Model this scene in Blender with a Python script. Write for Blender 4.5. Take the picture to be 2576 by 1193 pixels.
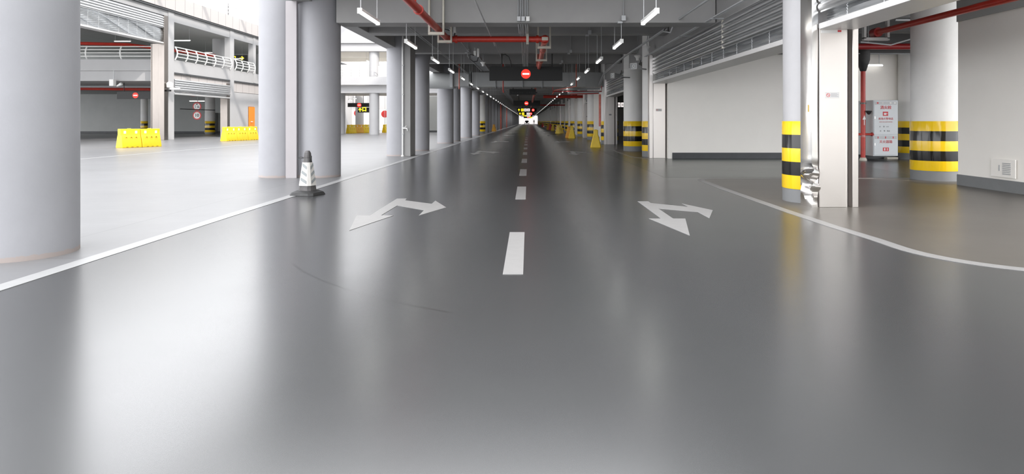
import bpy, math, random
from mathutils import Vector, Matrix
random.seed(7)
for o in list(bpy.data.objects): bpy.data.objects.remove(o)
S = bpy.context.scene
COL = S.collection
PI = math.pi
# ---------------------------------------------------------------- camera, sky, sun, exposure
cam = bpy.data.objects.new('camera', bpy.data.cameras.new('camera'))
COL.objects.link(cam); S.camera = cam
cam.location = (0, 0, 1.2); cam.rotation_euler = (PI/2, 0, 0)
cam.data.sensor_fit = 'HORIZONTAL'; cam.data.sensor_width = 36
cam.data.lens = 36*1615/2576
cam.data.shift_x = -41/2576; cam.data.shift_y = -291.5/2576
cam.data.clip_start = .05; cam.data.clip_end = 1500
W = bpy.data.worlds.new('sky'); S.world = W; W.use_nodes = True
bg = W.node_tree.nodes['Background']
bg.inputs[0].default_value = (.965, .975, 1, 1); bg.inputs[1].default_value = 4.0
sun = bpy.data.objects.new('sun', bpy.data.lights.new('sun', 'SUN'))
COL.objects.link(sun); sun.data.energy = 2.6; sun.data.angle = .02; sun.data.color = (1, .93, .86)
sun.rotation_euler = Vector((.62, -.50, .60)).to_track_quat('Z', 'Y').to_euler()
S.view_settings.view_transform = 'Standard'; S.view_settings.look = 'None'
S.view_settings.exposure = 0.1; S.view_settings.gamma = 1; S.view_settings.use_curve_mapping = False

# ---------------------------------------------------------------- materials
class N:
    def __init__(s, name):
        s.m = bpy.data.materials.new(name); s.m.use_nodes = True
        s.t = s.m.node_tree; s.b = s.t.nodes['Principled BSDF']
    def n(s, typ, **k):
        nd = s.t.nodes.new(typ)
        for a, v in k.items():
            if a.startswith('i'): nd.inputs[int(a[1:])].default_value = v
            else: setattr(nd, a, v)
        return nd
    def l(s, a, b): s.t.links.new(a, b)
    def math(s, op, a, b=None):
        nd = s.n('ShaderNodeMath', operation=op)
        for i, v in enumerate((a, b)):
            if v is None: continue
            if isinstance(v, (int, float)): nd.inputs[i].default_value = v
            else: s.l(v, nd.inputs[i])
        return nd.outputs[0]
    def co(s, sc=(1, 1, 1)):
        t = s.n('ShaderNodeTexCoord'); mp = s.n('ShaderNodeMapping'); mp.inputs['Scale'].default_value = sc
        s.l(t.outputs['Object'], mp.inputs[0]); return mp.outputs[0]
    def noise(s, scale, detail=4, rough=.6, sc=(1, 1, 1)):
        nd = s.n('ShaderNodeTexNoise'); nd.inputs['Scale'].default_value = scale
        nd.inputs['Detail'].default_value = detail; nd.inputs['Roughness'].default_value = rough
        s.l(s.co(sc), nd.inputs['Vector']); return nd.outputs['Fac']
    def ramp(s, fac, stops, interp='LINEAR'):
        nd = s.n('ShaderNodeValToRGB'); nd.color_ramp.interpolation = interp
        e = nd.color_ramp.elements
        while len(e) < len(stops): e.new(.5)
        for q, (p, c) in zip(e, stops):
            q.position = p; q.color = tuple(c) + (1,) if not isinstance(c, (int, float)) else (c, c, c, 1)
        s.l(fac, nd.inputs[0]); return nd.outputs[0]
    def mix(s, f, a, b):
        nd = s.n('ShaderNodeMix', data_type='RGBA')
        if isinstance(f, (int, float)): nd.inputs[0].default_value = f
        else: s.l(f, nd.inputs[0])
        for i, v in ((6, a), (7, b)):
            if isinstance(v, tuple): nd.inputs[i].default_value = v + (1,)
            else: s.l(v, nd.inputs[i])
        return nd.outputs[2]
    def bump(s, h, st=.2, d=.01):
        nd = s.n('ShaderNodeBump'); nd.inputs['Strength'].default_value = st; nd.inputs['Distance'].default_value = d
        s.l(h, nd.inputs['Height']); s.l(nd.outputs[0], s.b.inputs['Normal'])
    def set(s, **k):
        for a, v in k.items():
            inp = s.b.inputs[{'col': 'Base Color', 'rough': 'Roughness', 'metal': 'Metallic', 'spec': 'Specular IOR Level'}[a]]
            if isinstance(v, tuple): inp.default_value = v + (1,)
            elif isinstance(v, (int, float)): inp.default_value = v
            else: s.l(v, inp)
        return s
def paint(name, c, rough=.6, var=.06, scale=3, bump=0):
    k = N(name); f = k.noise(scale, 5)
    d = tuple(max(0, x*(1-var)) for x in c); u = tuple(min(1, x*(1+var)) for x in c)
    k.set(col=k.ramp(f, [(.3, d), (.7, u)]), rough=rough)
    if bump: k.bump(k.noise(60, 3), bump, .004)
    return k.m
def steel(name, c=(.88, .84, .81), rough=.34, wave=0):
    k = N(name); f = k.noise(6, 3, .5, (1, 1, .3))
    k.set(col=c, metal=1.0, rough=k.ramp(f, [(.3, rough*.9), (.7, rough*1.15)]))
    
    if wave: k.bump(k.noise(1.6, 2, .4), wave, .03)
    return k.m
def glow(name, c, s):
    k = N(name); k.set(col=tuple(x*.3 for x in c)); k.b.inputs['Emission Color'].default_value = c + (1,)
    k.b.inputs['Emission Strength'].default_value = s; return k.m
def floor_mat(name, c, rough, spec=.5, lines=True, dirt=.5, ior=1.5):
    k = N(name)
    big = k.noise(.35, 6, .65); fine = k.noise(3.0, 5, .6, (.5, 1.6, 1))
    sc = k.noise(1.3, 7, .6, (.35, 2.2, 1))
    a = k.mix(k.ramp(big, [(.35, 0), (.65, 1)]), tuple(x*.93 for x in c), tuple(x*1.07 for x in c))
    if dirt > .3: a = k.mix(k.math('MULTIPLY', k.ramp(fine, [(.55, 0), (.8, 1)]), .18*dirt), a, tuple(min(1, x*1.8) for x in c))
    if dirt > .3: a = k.mix(k.math('MULTIPLY', k.ramp(sc, [(.56, 0), (.72, 1)]), .16*dirt), a, tuple(x*.75 for x in c))
    # small dark spots dropped here and there
    v = k.n('ShaderNodeTexVoronoi'); v.inputs['Scale'].default_value = .55; k.l(k.co(), v.inputs['Vector'])
    spot = k.math('LESS_THAN', k.math('ADD', v.outputs['Distance'], k.math('MULTIPLY', fine, .02)), .026)
    a = k.mix(k.math('MULTIPLY', spot, .55), a, tuple(x*.35 for x in c))
    if lines:
        t = k.n('ShaderNodeTexCoord'); sp = k.n('ShaderNodeSeparateXYZ'); k.l(t.outputs['Object'], sp.inputs[0])
        y = sp.outputs[1]; x = sp.outputs[0]
        j1 = k.math('LESS_THAN', k.math('ABSOLUTE', k.math('SUBTRACT', k.math('PINGPONG', k.math('SUBTRACT', y, 5.62), 8.4), 0)), .006)
        j2 = k.math('LESS_THAN', k.math('ABSOLUTE', k.math('ADD', x, 4.62)), .006)
        j = k.math('MAXIMUM', j1, j2)
        a = k.mix(k.math('MULTIPLY', j, .55), a, tuple(x_*.3 for x_ in c))
        # tyre scuff: a short arc left on the lane
        dx = k.math('ADD', x, -1.15); dy = k.math('ADD', y, -7.3)
        r = k.math('SQRT', k.math('ADD', k.math('MULTIPLY', dx, dx), k.math('MULTIPLY', dy, dy)))
        arc = k.math('LESS_THAN', k.math('ABSOLUTE', k.math('SUBTRACT', r, 3.66)), .012)
        msk = k.math('MULTIPLY', k.math('LESS_THAN', x, -.5), k.math('MULTIPLY', k.math('GREATER_THAN', y, 4.0), k.math('LESS_THAN', y, 5.4)))
        a = k.mix(k.math('MULTIPLY', k.math('MULTIPLY', arc, msk), .6), a, tuple(x_*.35 for x_ in c))
    k.set(col=a, rough=k.ramp(k.noise(.8, 6, .6), [(.3, rough*.97), (.7, rough*1.05)]), spec=spec)
    k.b.inputs['IOR'].default_value = ior
    k.bump(k.noise(.9, 2, .4), .03, .01)
    return k.m
def stripes_mat():
    k = N('yellow_black_wrap')
    t = k.n('ShaderNodeTexCoord'); sp = k.n('ShaderNodeSeparateXYZ'); k.l(t.outputs['Object'], sp.inputs[0])
    fr = k.math('FRACT', k.math('MULTIPLY', k.math('SUBTRACT', sp.outputs[2], .2), 2.5))
    k.set(col=k.mix(k.math('LESS_THAN', fr, .5), (.012, .012, .012), (.86, .56, .012)), rough=.16)
    k.bump(k.noise(14, 2, .5, (1, 1, .12)), .35, .012)
    return k.m
def concrete(name, c, rough=.7):
    k = N(name); f = k.noise(2.2, 5)
    t = k.n('ShaderNodeTexCoord'); sp = k.n('ShaderNodeSeparateXYZ'); k.l(t.outputs['Object'], sp.inputs[0])
    base = k.ramp(f, [(.3, tuple(x*.96 for x in c)), (.7, tuple(min(1, x*1.03) for x in c))])
    edge = k.math('LESS_THAN', sp.outputs[2], k.math('MULTIPLY', k.noise(9, 6, .7), .085))
    a = k.mix(k.math('MULTIPLY', edge, .6), base, (.42, .33, .28))
    chip = k.ramp(k.noise(2.7, 6, .6), [(.765, 0), (.775, 1)])
    a = k.mix(k.math('MULTIPLY', chip, .7), a, (.5, .36, .28))
    k.set(col=a, rough=rough); k.bump(k.noise(55, 4), .22, .004); return k.m
def panel_mat(name, c, period=1.15, axis=1):
    k = N(name); t = k.n('ShaderNodeTexCoord'); sp = k.n('ShaderNodeSeparateXYZ'); k.l(t.outputs['Object'], sp.inputs[0])
    fr = k.math('FRACT', k.math('DIVIDE', sp.outputs[axis], period))
    k.set(col=k.mix(k.math('LESS_THAN', fr, .04), c, tuple(x*.55 for x in c)), rough=.6); return k.m

M = dict(
    floor=floor_mat('lane_epoxy', (.044, .045, .046), .25, spec=1.0, dirt=.12, ior=1.74),
    yard=floor_mat('courtyard_epoxy', (.185, .185, .19), .34, lines=True, dirt=1.0),
    brown=floor_mat('brown_epoxy', (.105, .094, .080), .31, lines=False, dirt=.9),
    green=floor_mat('green_epoxy', (.060, .076, .068), .25, lines=False),
    line=paint('line_paint', (.29, .283, .278), .4, .05, 8),
    linew=paint('line_paint_white', (.34, .34, .34), .4, .04, 8),
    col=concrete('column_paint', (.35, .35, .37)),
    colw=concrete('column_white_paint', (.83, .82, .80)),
    nearcol=concrete('near_column_paint', (.44, .435, .445)), panelfar=panel_mat('far_cladding', (.36, .34, .33), 2.0, 0),  # near column: lilac grey, darkened further to offset the strong light on it
    beam=paint('beam_paint', (.33, .325, .32), .75, .05, 1.5, .15),
    ceil=paint('ceiling_paint', (.16, .16, .16), .8, .05, 1),
    wallw=paint('wall_warm_white', (.90, .87, .82), .7, .02, 1),
    wallg=paint('wall_grey', (.42, .43, .42), .7, .04, 1),
    facade=paint('facade_paint', (.42, .417, .42), .6, .03, 1),
    facadew=paint('bright_facade_paint', (.46, .455, .46), .6, .03, 1), cover=paint('joint_cover_paint', (.42, .395, .405), .5, .02),
    panel=panel_mat('facade_panels', (.48, .45, .437)),
    panelx=panel_mat('white_cladding', (.62, .61, .61), 1.0, 0),
    dark=paint('dark_skirting', (.055, .058, .062), .5, .1),
    basegrey=paint('grey_base_paint', (.19, .195, .20), .6, .06),
    wrap=stripes_mat(),
    steel=steel('brushed_steel'),
    steeld=steel('dented_steel', (.84, .82, .80), .2, .10),
    steels=steel('shutter_steel', (.62, .63, .64), .36, 0),
    groove=paint('groove_grey', (.16, .14, .13), .5),
    steelb=steel('facade_steel', (.26, .235, .215), .22, 0),  # steel colour darkened to stand for the dark building it would reflect
    galv=paint('galvanised', (.50, .51, .52), .35, .05),
    galvd=paint('conduit_grey', (.36, .37, .38), .45, .05),
    duct=paint('duct_galvanised', (.40, .41, .41), .38, .05, .8),
    bar=paint('white_bar_paint', (.62, .61, .60), .35, .02),
    white=paint('white_plastic', (.80, .80, .78), .4, .02),
    cream=paint('cream_bracket', (.55, .52, .45), .6, .1),
    red=paint('red_pipe_paint', (.50, .035, .02), .35, .12, 4),
    redd=paint('red_dark_paint', (.35, .02, .02), .4, .1, 4),
    redf=paint('red_faded', (.60, .16, .12), .45, .2, 6),
    black=paint('black_sign', (.012, .012, .012), .5, .05),
    rubber=paint('black_rubber', (.03, .03, .03), .55, .3, 9),
    yellow=paint('barrier_yellow', (.87, .60, .02), .38, .06, 4),
    yellowo=paint('barrier_orange', (.80, .40, .03), .4, .08, 4),
    redb=paint('barrier_red', (.68, .05, .05), .4, .08, 4),
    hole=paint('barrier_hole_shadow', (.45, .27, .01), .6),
    refl=paint('white_reflector', (.90, .90, .88), .3),
    orange=paint('orange_door', (.86, .24, .02), .5, .05),
    conebody=paint('cone_grey_black', (.09, .085, .085), .5, .35, 7),
    conesleeve=paint('cone_sleeve', (.60, .58, .55), .4, .06, 6),
    chev=paint('cone_chevron', (.26, .28, .285), .35, .1, 8),
    cabinet=paint('cabinet_grey', (.58, .61, .63), .35, .04),
    cabinetb=paint('cabinet_face', (.64, .67, .69), .3, .03),
    textr=paint('red_text', (.62, .05, .06), .5),
    textg=paint('grey_text', (.28, .28, .30), .5),
    carpaint=paint('car_paint', (.12, .10, .11), .3), glassd=paint('car_glass', (.03, .03, .035), .1),
    skin=paint('skin', (.5, .33, .25), .6), cloth=paint('dark_cloth', (.03, .03, .04), .8),
    tube=glow('lamp_tube', (1, .99, .96), 3.0),
    led_red=glow('led_red', (1, .035, .02), 1.3),
    led_white=glow('led_white', (1, .92, .90), 1.0),
    led_yellow=glow('led_yellow', (.95, .80, .03), 1.2),
    headlamp=glow('headlamp', (1, .98, .95), 6),
)

M['tube'].cycles.emission_sampling = 'NONE'
# ---------------------------------------------------------------- mesh helpers
def woff(p):
    v = Vector((0, 0, 0)); r = p
    while r is not None: v += Vector(r.location); top = r; r = r.parent
    return v if (p is not None and top.get('_w')) else Vector((0, 0, 0))
class MB:
    def __init__(s): s.v = []; s.f = []
    def add(s, vs, fs):
        n = len(s.v); s.v += [tuple(v) for v in vs]; s.f += [tuple(n+i for i in f) for f in fs]; return s
    def box(s, x0, x1, y0, y1, z0, z1):
        return s.add([(x, y, z) for z in (z0, z1) for y in (y0, y1) for x in (x0, x1)],
                     [(0, 2, 3, 1), (4, 5, 7, 6), (0, 1, 5, 4), (2, 6, 7, 3), (0, 4, 6, 2), (1, 3, 7, 5)])
    def tube(s, pts, r, n=10, cap=True):
        pts = [Vector(p) for p in pts]; rs = r if isinstance(r, (list, tuple)) else [r]*len(pts)
        vs = []; prev = None
        for i, p in enumerate(pts):
            d = (pts[min(i+1, len(pts)-1)] - pts[max(i-1, 0)]).normalized()
            if prev is None:
                u = d.cross(Vector((0, 0, 1)))
                if u.length < .1: u = d.cross(Vector((1, 0, 0)))
            else: u = prev - d*prev.dot(d)
            u.normalize(); prev = u; w = d.cross(u)
            for k in range(n):
                a = 2*PI*k/n; vs.append(p + (u*math.cos(a) + w*math.sin(a))*rs[i])
        fs = [(i*n+k, i*n+(k+1) % n, (i+1)*n+(k+1) % n, (i+1)*n+k) for i in range(len(pts)-1) for k in range(n)]
        if cap: fs += [tuple(range(n))[::-1], tuple((len(pts)-1)*n+k for k in range(n))]
        return s.add(vs, fs)
    def lathe(s, prof, c=(0, 0, 0), n=32, cap=True):
        vs = [(c[0]+r*math.cos(2*PI*k/n), c[1]+r*math.sin(2*PI*k/n), c[2]+z) for r, z in prof for k in range(n)]
        fs = [(i*n+k, i*n+(k+1) % n, (i+1)*n+(k+1) % n, (i+1)*n+k) for i in range(len(prof)-1) for k in range(n)]
        if cap: fs += [tuple(range(n))[::-1], tuple((len(prof)-1)*n+k for k in range(n))]
        return s.add(vs, fs)
    def cyl(s, x, y, z0, z1, r, n=40): return s.lathe([(r, z0), (r, z1)], (x, y, 0), n)
    def exty(s, prof, y0, y1):            # closed (x,z) outline pushed along y
        n = len(prof)
        return s.add([(x, y, z) for y in (y0, y1) for x, z in prof],
                     [(k, (k+1) % n, n+(k+1) % n, n+k) for k in range(n)] + [tuple(range(n))[::-1], tuple(range(n, 2*n))])
    def extz(s, poly, z0, z1):
        n = len(poly)
        return s.add([(x, y, z) for z in (z0, z1) for x, y in poly],
                     [(k, (k+1) % n, n+(k+1) % n, n+k) for k in range(n)] + [tuple(range(n))[::-1], tuple(range(n, 2*n))])
    def strip(s, a, b):                   # frustum-like loft between two equal rings
        n = len(a)
        return s.add(list(a)+list(b), [(k, (k+1) % n, n+(k+1) % n, n+k) for k in range(n)] + [tuple(range(n))[::-1], tuple(range(n, 2*n))])
    def build(s, name, mat, parent=None, bevel=0, smooth=True, org=None, seg=2):
        o_ = woff(parent)
        if org is not None: o_ = Vector(org)
        me = bpy.data.meshes.new(name)
        me.from_pydata([tuple(Vector(v)-o_) for v in s.v], [], s.f); me.validate(); me.update()
        import bmesh
        bm = bmesh.new(); bm.from_mesh(me); bmesh.ops.recalc_face_normals(bm, faces=bm.faces); bm.to_mesh(me); bm.free()
        me.materials.append(M[mat] if isinstance(mat, str) else mat)
        if smooth:
            me.polygons.foreach_set('use_smooth', [True]*len(me.polygons)); me.set_sharp_from_angle(angle=.6)
        o = bpy.data.objects.new(name, me); COL.objects.link(o)
        if org is not None: o.location = org
        if parent is not None: o.parent = parent; o.matrix_parent_inverse = Matrix()
        if bevel:
            b = o.modifiers.new('bevel', 'BEVEL'); b.width = bevel; b.segments = seg; b.limit_method = 'ANGLE'
        return o
def tag(o, label=None, cat=None, group=None, kind=None):
    if label: o['label'] = label
    if cat: o['category'] = cat
    if group: o['group'] = group
    if kind: o['kind'] = kind
    return o
def thing(name, label, cat, loc=(0, 0, 0), group=None, local=False):
    """Empty at the base; parts are given in world coordinates unless local"""
    o = bpy.data.objects.new(name, None); COL.objects.link(o); o.location = loc; o.empty_display_size = .2
    if not local: o['_w'] = 1
    return tag(o, label, cat, group)
def struct(name, mb, mat, bevel=0, **k): return tag(mb.build(name, mat, None, bevel, **k), kind='structure')
def clone(root, loc, rz=None, label=None, group=None, mats=None):
    r = root.copy(); COL.objects.link(r); r.location = loc
    if rz is not None: r.rotation_euler = (0, 0, rz)
    if label: r['label'] = label
    if group: r['group'] = group
    for ch in list(root.children):
        c = ch.copy(); COL.objects.link(c); c.parent = r
        for g in list(ch.children):
            d = g.copy(); COL.objects.link(d); d.parent = c
    return r
def text(name, s, size, mat, parent, loc, rot, width=None, ext=.002, bold=0):
    cu = bpy.data.curves.new(name, 'FONT'); cu.body = s; cu.size = size; cu.align_x = 'CENTER'; cu.align_y = 'CENTER'
    cu.extrude = ext; cu.offset = bold
    to = bpy.data.objects.new(name, cu); COL.objects.link(to)
    bpy.context.view_layer.update()
    me = bpy.data.meshes.new_from_object(to.evaluated_get(bpy.context.evaluated_depsgraph_get()))
    bpy.data.objects.remove(to)
    me.materials.clear(); me.materials.append(M[mat])
    o = bpy.data.objects.new(name, me); COL.objects.link(o)
    if parent is not None:
        o.parent = parent
        loc = tuple(Vector(loc)-woff(parent))
    o.location = loc; o.rotation_euler = rot
    return o
FRONT = (PI/2, 0, 0)
ORD = ['nearest', 'second', 'third', 'fourth', 'fifth', 'sixth', 'seventh', 'eighth', 'ninth', 'tenth']

# ---------------------------------------------------------------- ground and shell of the garage
struct('floor', MB().box(-3.78, 60, -20, 330, -.3, 0), 'floor', org=(0, 0, 0), smooth=False)
struct('floor', MB().box(-60, -3.78, -20, 330, -.3, 0), 'yard', org=(0, 0, 0), smooth=False)
def arc(cx, cy, r, a0, a1, n=10): return [(cx+r*math.cos(math.radians(a0+(a1-a0)*i/n)), cy+r*math.sin(math.radians(a0+(a1-a0)*i/n))) for i in range(n+1)]
curve = [(9.5, 13.46)] + [(5.0, 13.46)] + arc(4.0, 12.96, .5, 90, 180, 8) + [(3.46, 11.5), (3.45, 8.6), (3.47, 7.3), (3.52, 6.5)] + arc(4.62, 6.1, 1.1, 180, 262, 12) + [(5.2, 4.92), (7.5, 4.6)]
struct('floor', MB().extz([(x, y) for x, y in curve] + [(8.1, 4.6), (8.1, 13.46)][:1], .0005, .002), 'brown', smooth=False)
isl2 = [(7.5, 20.75), (3.75, 20.8), (3.58, 21.0), (3.5, 21.6), (3.5, 26.6), (3.6, 26.95), (4.0, 27.05)]
struct('floor', MB().extz([(4.7, 20.75)] + isl2[1:] + [(4.7, 27.05)], .0005, .002), 'brown', smooth=False)
struct('floor', MB().extz([(2.9, 13.7), (8.4, 13.7), (9.6, 20.5), (3.6, 20.6), (3.0, 27.2), (3.0, 33), (2.9, 33)], .0003, .0012), 'green', smooth=False)
def ribbon(pts, w, z=.004):
    mb = MB(); L = []; R = []
    for i, p in enumerate(pts):
        a = Vector(pts[max(i-1, 0)]); b = Vector(pts[min(i+1, len(pts)-1)]); d = (b-a).normalized(); nn = Vector((-d.y, d.x))*w/2
        L.append(Vector(p)+nn); R.append(Vector(p)-nn)
    n = len(pts)
    vs = [(p.x, p.y, z) for p in L] + [(p.x, p.y, z) for p in R]
    vs += [(p.x, p.y, 0.0005) for p in L] + [(p.x, p.y, 0.0005) for p in R]
    fs = [(i, i+1, n+i+1, n+i) for i in range(n-1)]
    fs += [(i, i+1, 2*n+i+1, 2*n+i) for i in range(n-1)] + [(n+i, n+i+1, 3*n+i+1, 3*n+i) for i in range(n-1)]
    return mb.add(vs, fs)
def marking(name, mb, mat, label, cat='road marking', group=None, org=None):
    return tag(mb.build(name, mat, None, 0, False, org), label, cat, group)
marking('edge_line', ribbon([(-3.80, -2), (-3.80, 9.3), (-3.80, 14), (-3.80, 290)], .15), 'linew', 'long straight white edge line between the left columns and the dark lane')
marking('edge_line', ribbon(curve, .13), 'line', 'curved white line sweeping around the dented steel pillar on the right')
marking('edge_line', ribbon(isl2, .11), 'line', 'cut-off corner line around the wide striped column and the far shutter post')
marking('edge_line', ribbon([(-14.15, 8), (-14.15, 56)], .14), 'linew', 'thin white line across the bright courtyard floor')
marking('edge_line', ribbon([(3.5, 36.3), (3.7, 34.6), (4.4, 34.0)][:2] + [(3.9, 34.2)], .11), 'line', 'short slanting line by the yellow barrier at the second doorway')
# centre dashes
dash_y = [5.02, 9.84, 14.1, 18.5] + [22.9+4.4*i for i in range(59)]
for i, y in enumerate(dash_y):
    L = 1.9 if i < 4 else 1.85
    w = ['nearest and largest white dash of the lane centre line', 'second white dash of the centre line counted from the camera', 'third white dash of the centre line counted from the camera', 'fourth white dash of the centre line counted from the camera', 'fifth white dash of the centre line counted from the camera']
    marking('lane_dash', MB().box(-.20, -.04, y, y+L, .0005, .004), 'line', w[i] if i < 5 else 'small far white dash of the lane centre line towards the tunnel end', group='dashes of the lane centre line', org=(-.12, y, 0))
AL = [(-1.96, 7.03), (-2.18, 8.15), (-2.01, 8.15), (-2.03, 9.93), (-1.88, 9.93), (-1.86, 9.7), (-1.4, 9.3), (-1.4, 9.67), (-1.14, 8.91), (-1.39, 8.15), (-1.4, 8.63), (-1.86, 9.11), (-1.87, 8.15), (-1.71, 8.15)]
AR = [(1.69, 6.72), (1.48, 7.89), (1.63, 7.89), (1.63, 9.59), (1.79, 9.59), (1.79, 9.38), (2.23, 8.97), (2.23, 9.33), (2.48, 8.63), (2.23, 7.91), (2.23, 8.46), (1.78, 8.8), (1.78, 7.89), (1.93, 7.89)]
for side, P, nm in ((-1, AL, 'left'), (1, AR, 'right')):
    for i, dy in enumerate((0, 15.9, 28.8, 45.5, 62, 79)):
        lab = f'{ORD[i]} two-headed white arrow painted on the {nm} lane' if i < 4 else f'tiny far white arrow on the {nm} lane'
        cx, cy = (-1.7, 8.5) if side < 0 else (1.9, 8.2)
        marking('lane_arrow', MB().extz([(x, y+dy) for x, y in P], .0005, .004), 'line', lab, 'painted arrow', 'turn arrows painted on the lanes', org=(cx, cy+dy, 0))

# ceiling slab, beams
struct('ceiling', MB().box(-5.0, 30, 9.9, 286, 4.4, 4.7), 'ceil', smooth=False)
struct('ceiling', MB().box(3.2, 4.62, 6.0, 10.8, 4.4, 4.7), 'ceil', smooth=False)
struct('ceiling', MB().box(4.62, 8.5, 8.2, 10.8, 4.4, 4.7), 'ceil', smooth=False)
struct('wall_sun_block', MB().box(8.5, 9.3, -40, 286, 4.75, 26), 'wallg', smooth=False)  # unseen tall wall, added to keep sun off the lane and courtyard floor
struct('wall_sun_block', MB().box(8.5, 9.3, -40, -6, 0, 4.75), 'wallg', smooth=False)  # lower part of the added sun-blocking wall, behind the camera
def cbeam(y0, y1, z, x0=-4.57, x1=4.0, mat='beam'): return struct('ceiling_beam', MB().box(x0, x1, y0, y1, z, 4.42), mat, bevel=.012)
cbeam(13.7, 14.3, 3.30, -4.1)
for y in (18.35, 23.5, 27.6): cbeam(y, y+.45, 3.70)
for i in range(59): cbeam(36.0+4.2*i, 36.4+4.2*i, 3.70)
struct('edge_beam', MB().box(-4.97, -4.57, 5.5, 286, 3.73, 4.42), 'beam', bevel=.012)
struct('lintel_beam', MB().box(4.02, 4.62, -4, 286, 3.3, 4.42), 'beam', bevel=.01)
# left side beyond the courtyard
struct('wall_left', MB().box(-7.0, -6.5, 69.2, 286, 0, 4.4), 'wallg', smooth=False)
struct('wall_back', MB().box(-12.5, -6.5, 69, 69.2, 0, 3.9), 'wallg', smooth=False)
struct('baseboard_left', MB().box(-12.5, -6.5, 68.95, 69.0, 0, .2), 'dark', smooth=False)
# right room
struct('wall_back', MB().box(4.5, 26, 20.6, 20.9, 0, 4.4), 'wallw', smooth=False)
struct('baseboard_back', MB().box(4.62, 26, 20.57, 20.6, 0, .19), 'dark', smooth=False)
struct('wall_right', MB().box(8.1, 8.45, -6, 12.1, 0, 4.4), 'wallw', smooth=False)
struct('wall_right', MB().box(8.07, 8.1, -6, 12.1, 3.07, 4.4), 'wallg', smooth=False)
struct('baseboard_right', MB().box(8.075, 8.1, -6, 12.1, 0, .2), 'basegrey', smooth=False)
struct('baseboard_right', MB().box(8.1, 8.45, 12.1, 12.12, 0, .2), 'basegrey', smooth=False)
for y, z in ((14.6, 3.55), (17.2, 3.6), (20.0, 3.32)): struct('ceiling_beam', MB().box(4.62, 26, y, y+.4, z, 4.42), 'ceil', bevel=.01)
# right wall bays down the lane
def wr(y0, y1): struct('wall_right', MB().box(4.2, 4.45, y0, y1, 0, 3.4), 'wallw', smooth=False)
for a, b in ((34.4, 41.3), (46.7, 50.0), (50.8, 58.4), (63.4, 66.8), (67.6, 75.2), (80.6, 83.6), (84.4, 112), (162, 286)): wr(a, b)
struct('wall_far', MB().box(-40, 40, 318, 318.5, 0, 9), 'panelfar', smooth=False)
# dim room behind the second doorway
struct('wall_back', MB().box(4.62, 26, 52, 52.3, 0, 4.4), 'wallg', smooth=False)
struct('wall_right', MB().box(14, 14.3, 20.9, 52, 0, 4.4), 'wallw', smooth=False)

# ---------------------------------------------------------------- columns
def plain_column(x, y, r, label, mat='col', name='concrete_column', z1=4.4):
    return tag(MB().cyl(x, y, 0, z1, r, 64).build(name, mat, None, org=(x, y, 0)), label, 'column', 'round columns of the left row')
left = [(-4.61, 5.83, 'huge round grey column cut by the left edge of the frame'),
        (-5.40, 14.0, 'left column of the joined pair beside the traffic cone'),
        (-4.55, 14.0, 'right column of the joined pair beside the traffic cone'),
        (-4.50, 22.45, 'round grey column with a white down pipe at its side'),
        (-4.50, 26.3, 'round grey column just behind the one with the down pipe'),
        (-4.52, 35.0, 'round light column carrying the bend of the ventilation duct'),
        (-4.52, 38.6, 'slim-looking column tucked behind the duct bend column'),
        (-4.52, 46.5, 'light round column second before the left striped column'),
        (-4.52, 54.0, 'light round column last before the left striped column')]
for x, y, l in left: plain_column(x, y, .445, l)
for i, y in enumerate([66.5, 71, 79, 87, 95, 104, 112, 120, 129, 137, 146, 154] + [170+8.4*k for k in range(14)]):
    plain_column(-4.5, y, .445, 'shaded grey column in the far left row behind the striped one')
o = tag(MB().box(-5.10, -4.87, 13.49, 13.553, 0, 3.73).build('joint_cover', 'cover', None, .004, org=(-4.98, 13.6, 0)), 'tall narrow white cover strip between the joined pair of columns', 'cover strip')
pier = tag(MB().box(-4.26, -4.03, 21.96, 22.9, 0, 4.4).build('concrete_pier', 'beam', None, .01, org=(-4.15, 22.4, 0)), 'flat dark pier on the lane side of the pipe column', 'pier')
t = thing('down_pipe', 'thin white down pipe with a tap on the fourth left column', 'pipe', (-4.29, 21.93, 0))
MB().tube([(-4.29, 21.93, .02), (-4.29, 21.93, 4.35)], .03, 12).build('pipe', 'white', t)
MB().lathe([(.06, 0), (.06, .02), (.035, .05)], (-4.29, 21.93, 0), 16).build('foot', 'white', t)
for z in (.75, 1.0, 2.1, 3.1): MB().box(-4.335, -4.245, 21.89, 21.98, z, z+.025).build('clamp', 'galv', t)
tp = MB().tube([(-4.29, 21.90, .96), (-4.18, 21.84, .96), (-4.12, 21.82, .95), (-4.10, 21.81, .87)], [.022, .022, .02, .016], 10).build('tap', 'white', t)
MB().tube([(-4.2, 21.85, .96), (-4.2, 21.85, 1.02), (-4.14, 21.83, 1.04)], .009, 8).build('tap_handle', 'white', tp)

def striped(x, y, label, r=.445, z1=4.4, n=56, mat='colw'):
    t = thing('striped_column', label, 'column', (x, y, 0), 'striped columns')
    MB().cyl(x, y, .15, z1, r, n).build('shaft', mat, t)
    MB().lathe([(r+.012, .2), (r+.014, .205), (r+.014, 1.195), (r+.012, 1.2)], (x, y, 0), n).build('reflective_wrap', 'wrap', t)
    MB().lathe([(r+.006, 0), (r+.006, .2)], (x, y, 0), n).build('base_band', 'basegrey', t)
    return t
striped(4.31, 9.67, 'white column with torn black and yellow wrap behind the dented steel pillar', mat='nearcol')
striped(8.37, 13.2, 'thick white column with black and yellow bands beside the right wall')
striped(12.2, 20.35, 'partly hidden striped column behind the thick one by the fire cabinet', .42)
striped(4.31, 21.75, 'narrow-looking striped column touching the far shutter post')
striped(4.30, 25.95, 'wide striped column with a horn loudspeaker above it')
striped(4.31, 34.1, 'striped column right of the yellow barrier at the second doorway')
striped(4.30, 42.0, 'striped column left of the single yellow barrier')
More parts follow.
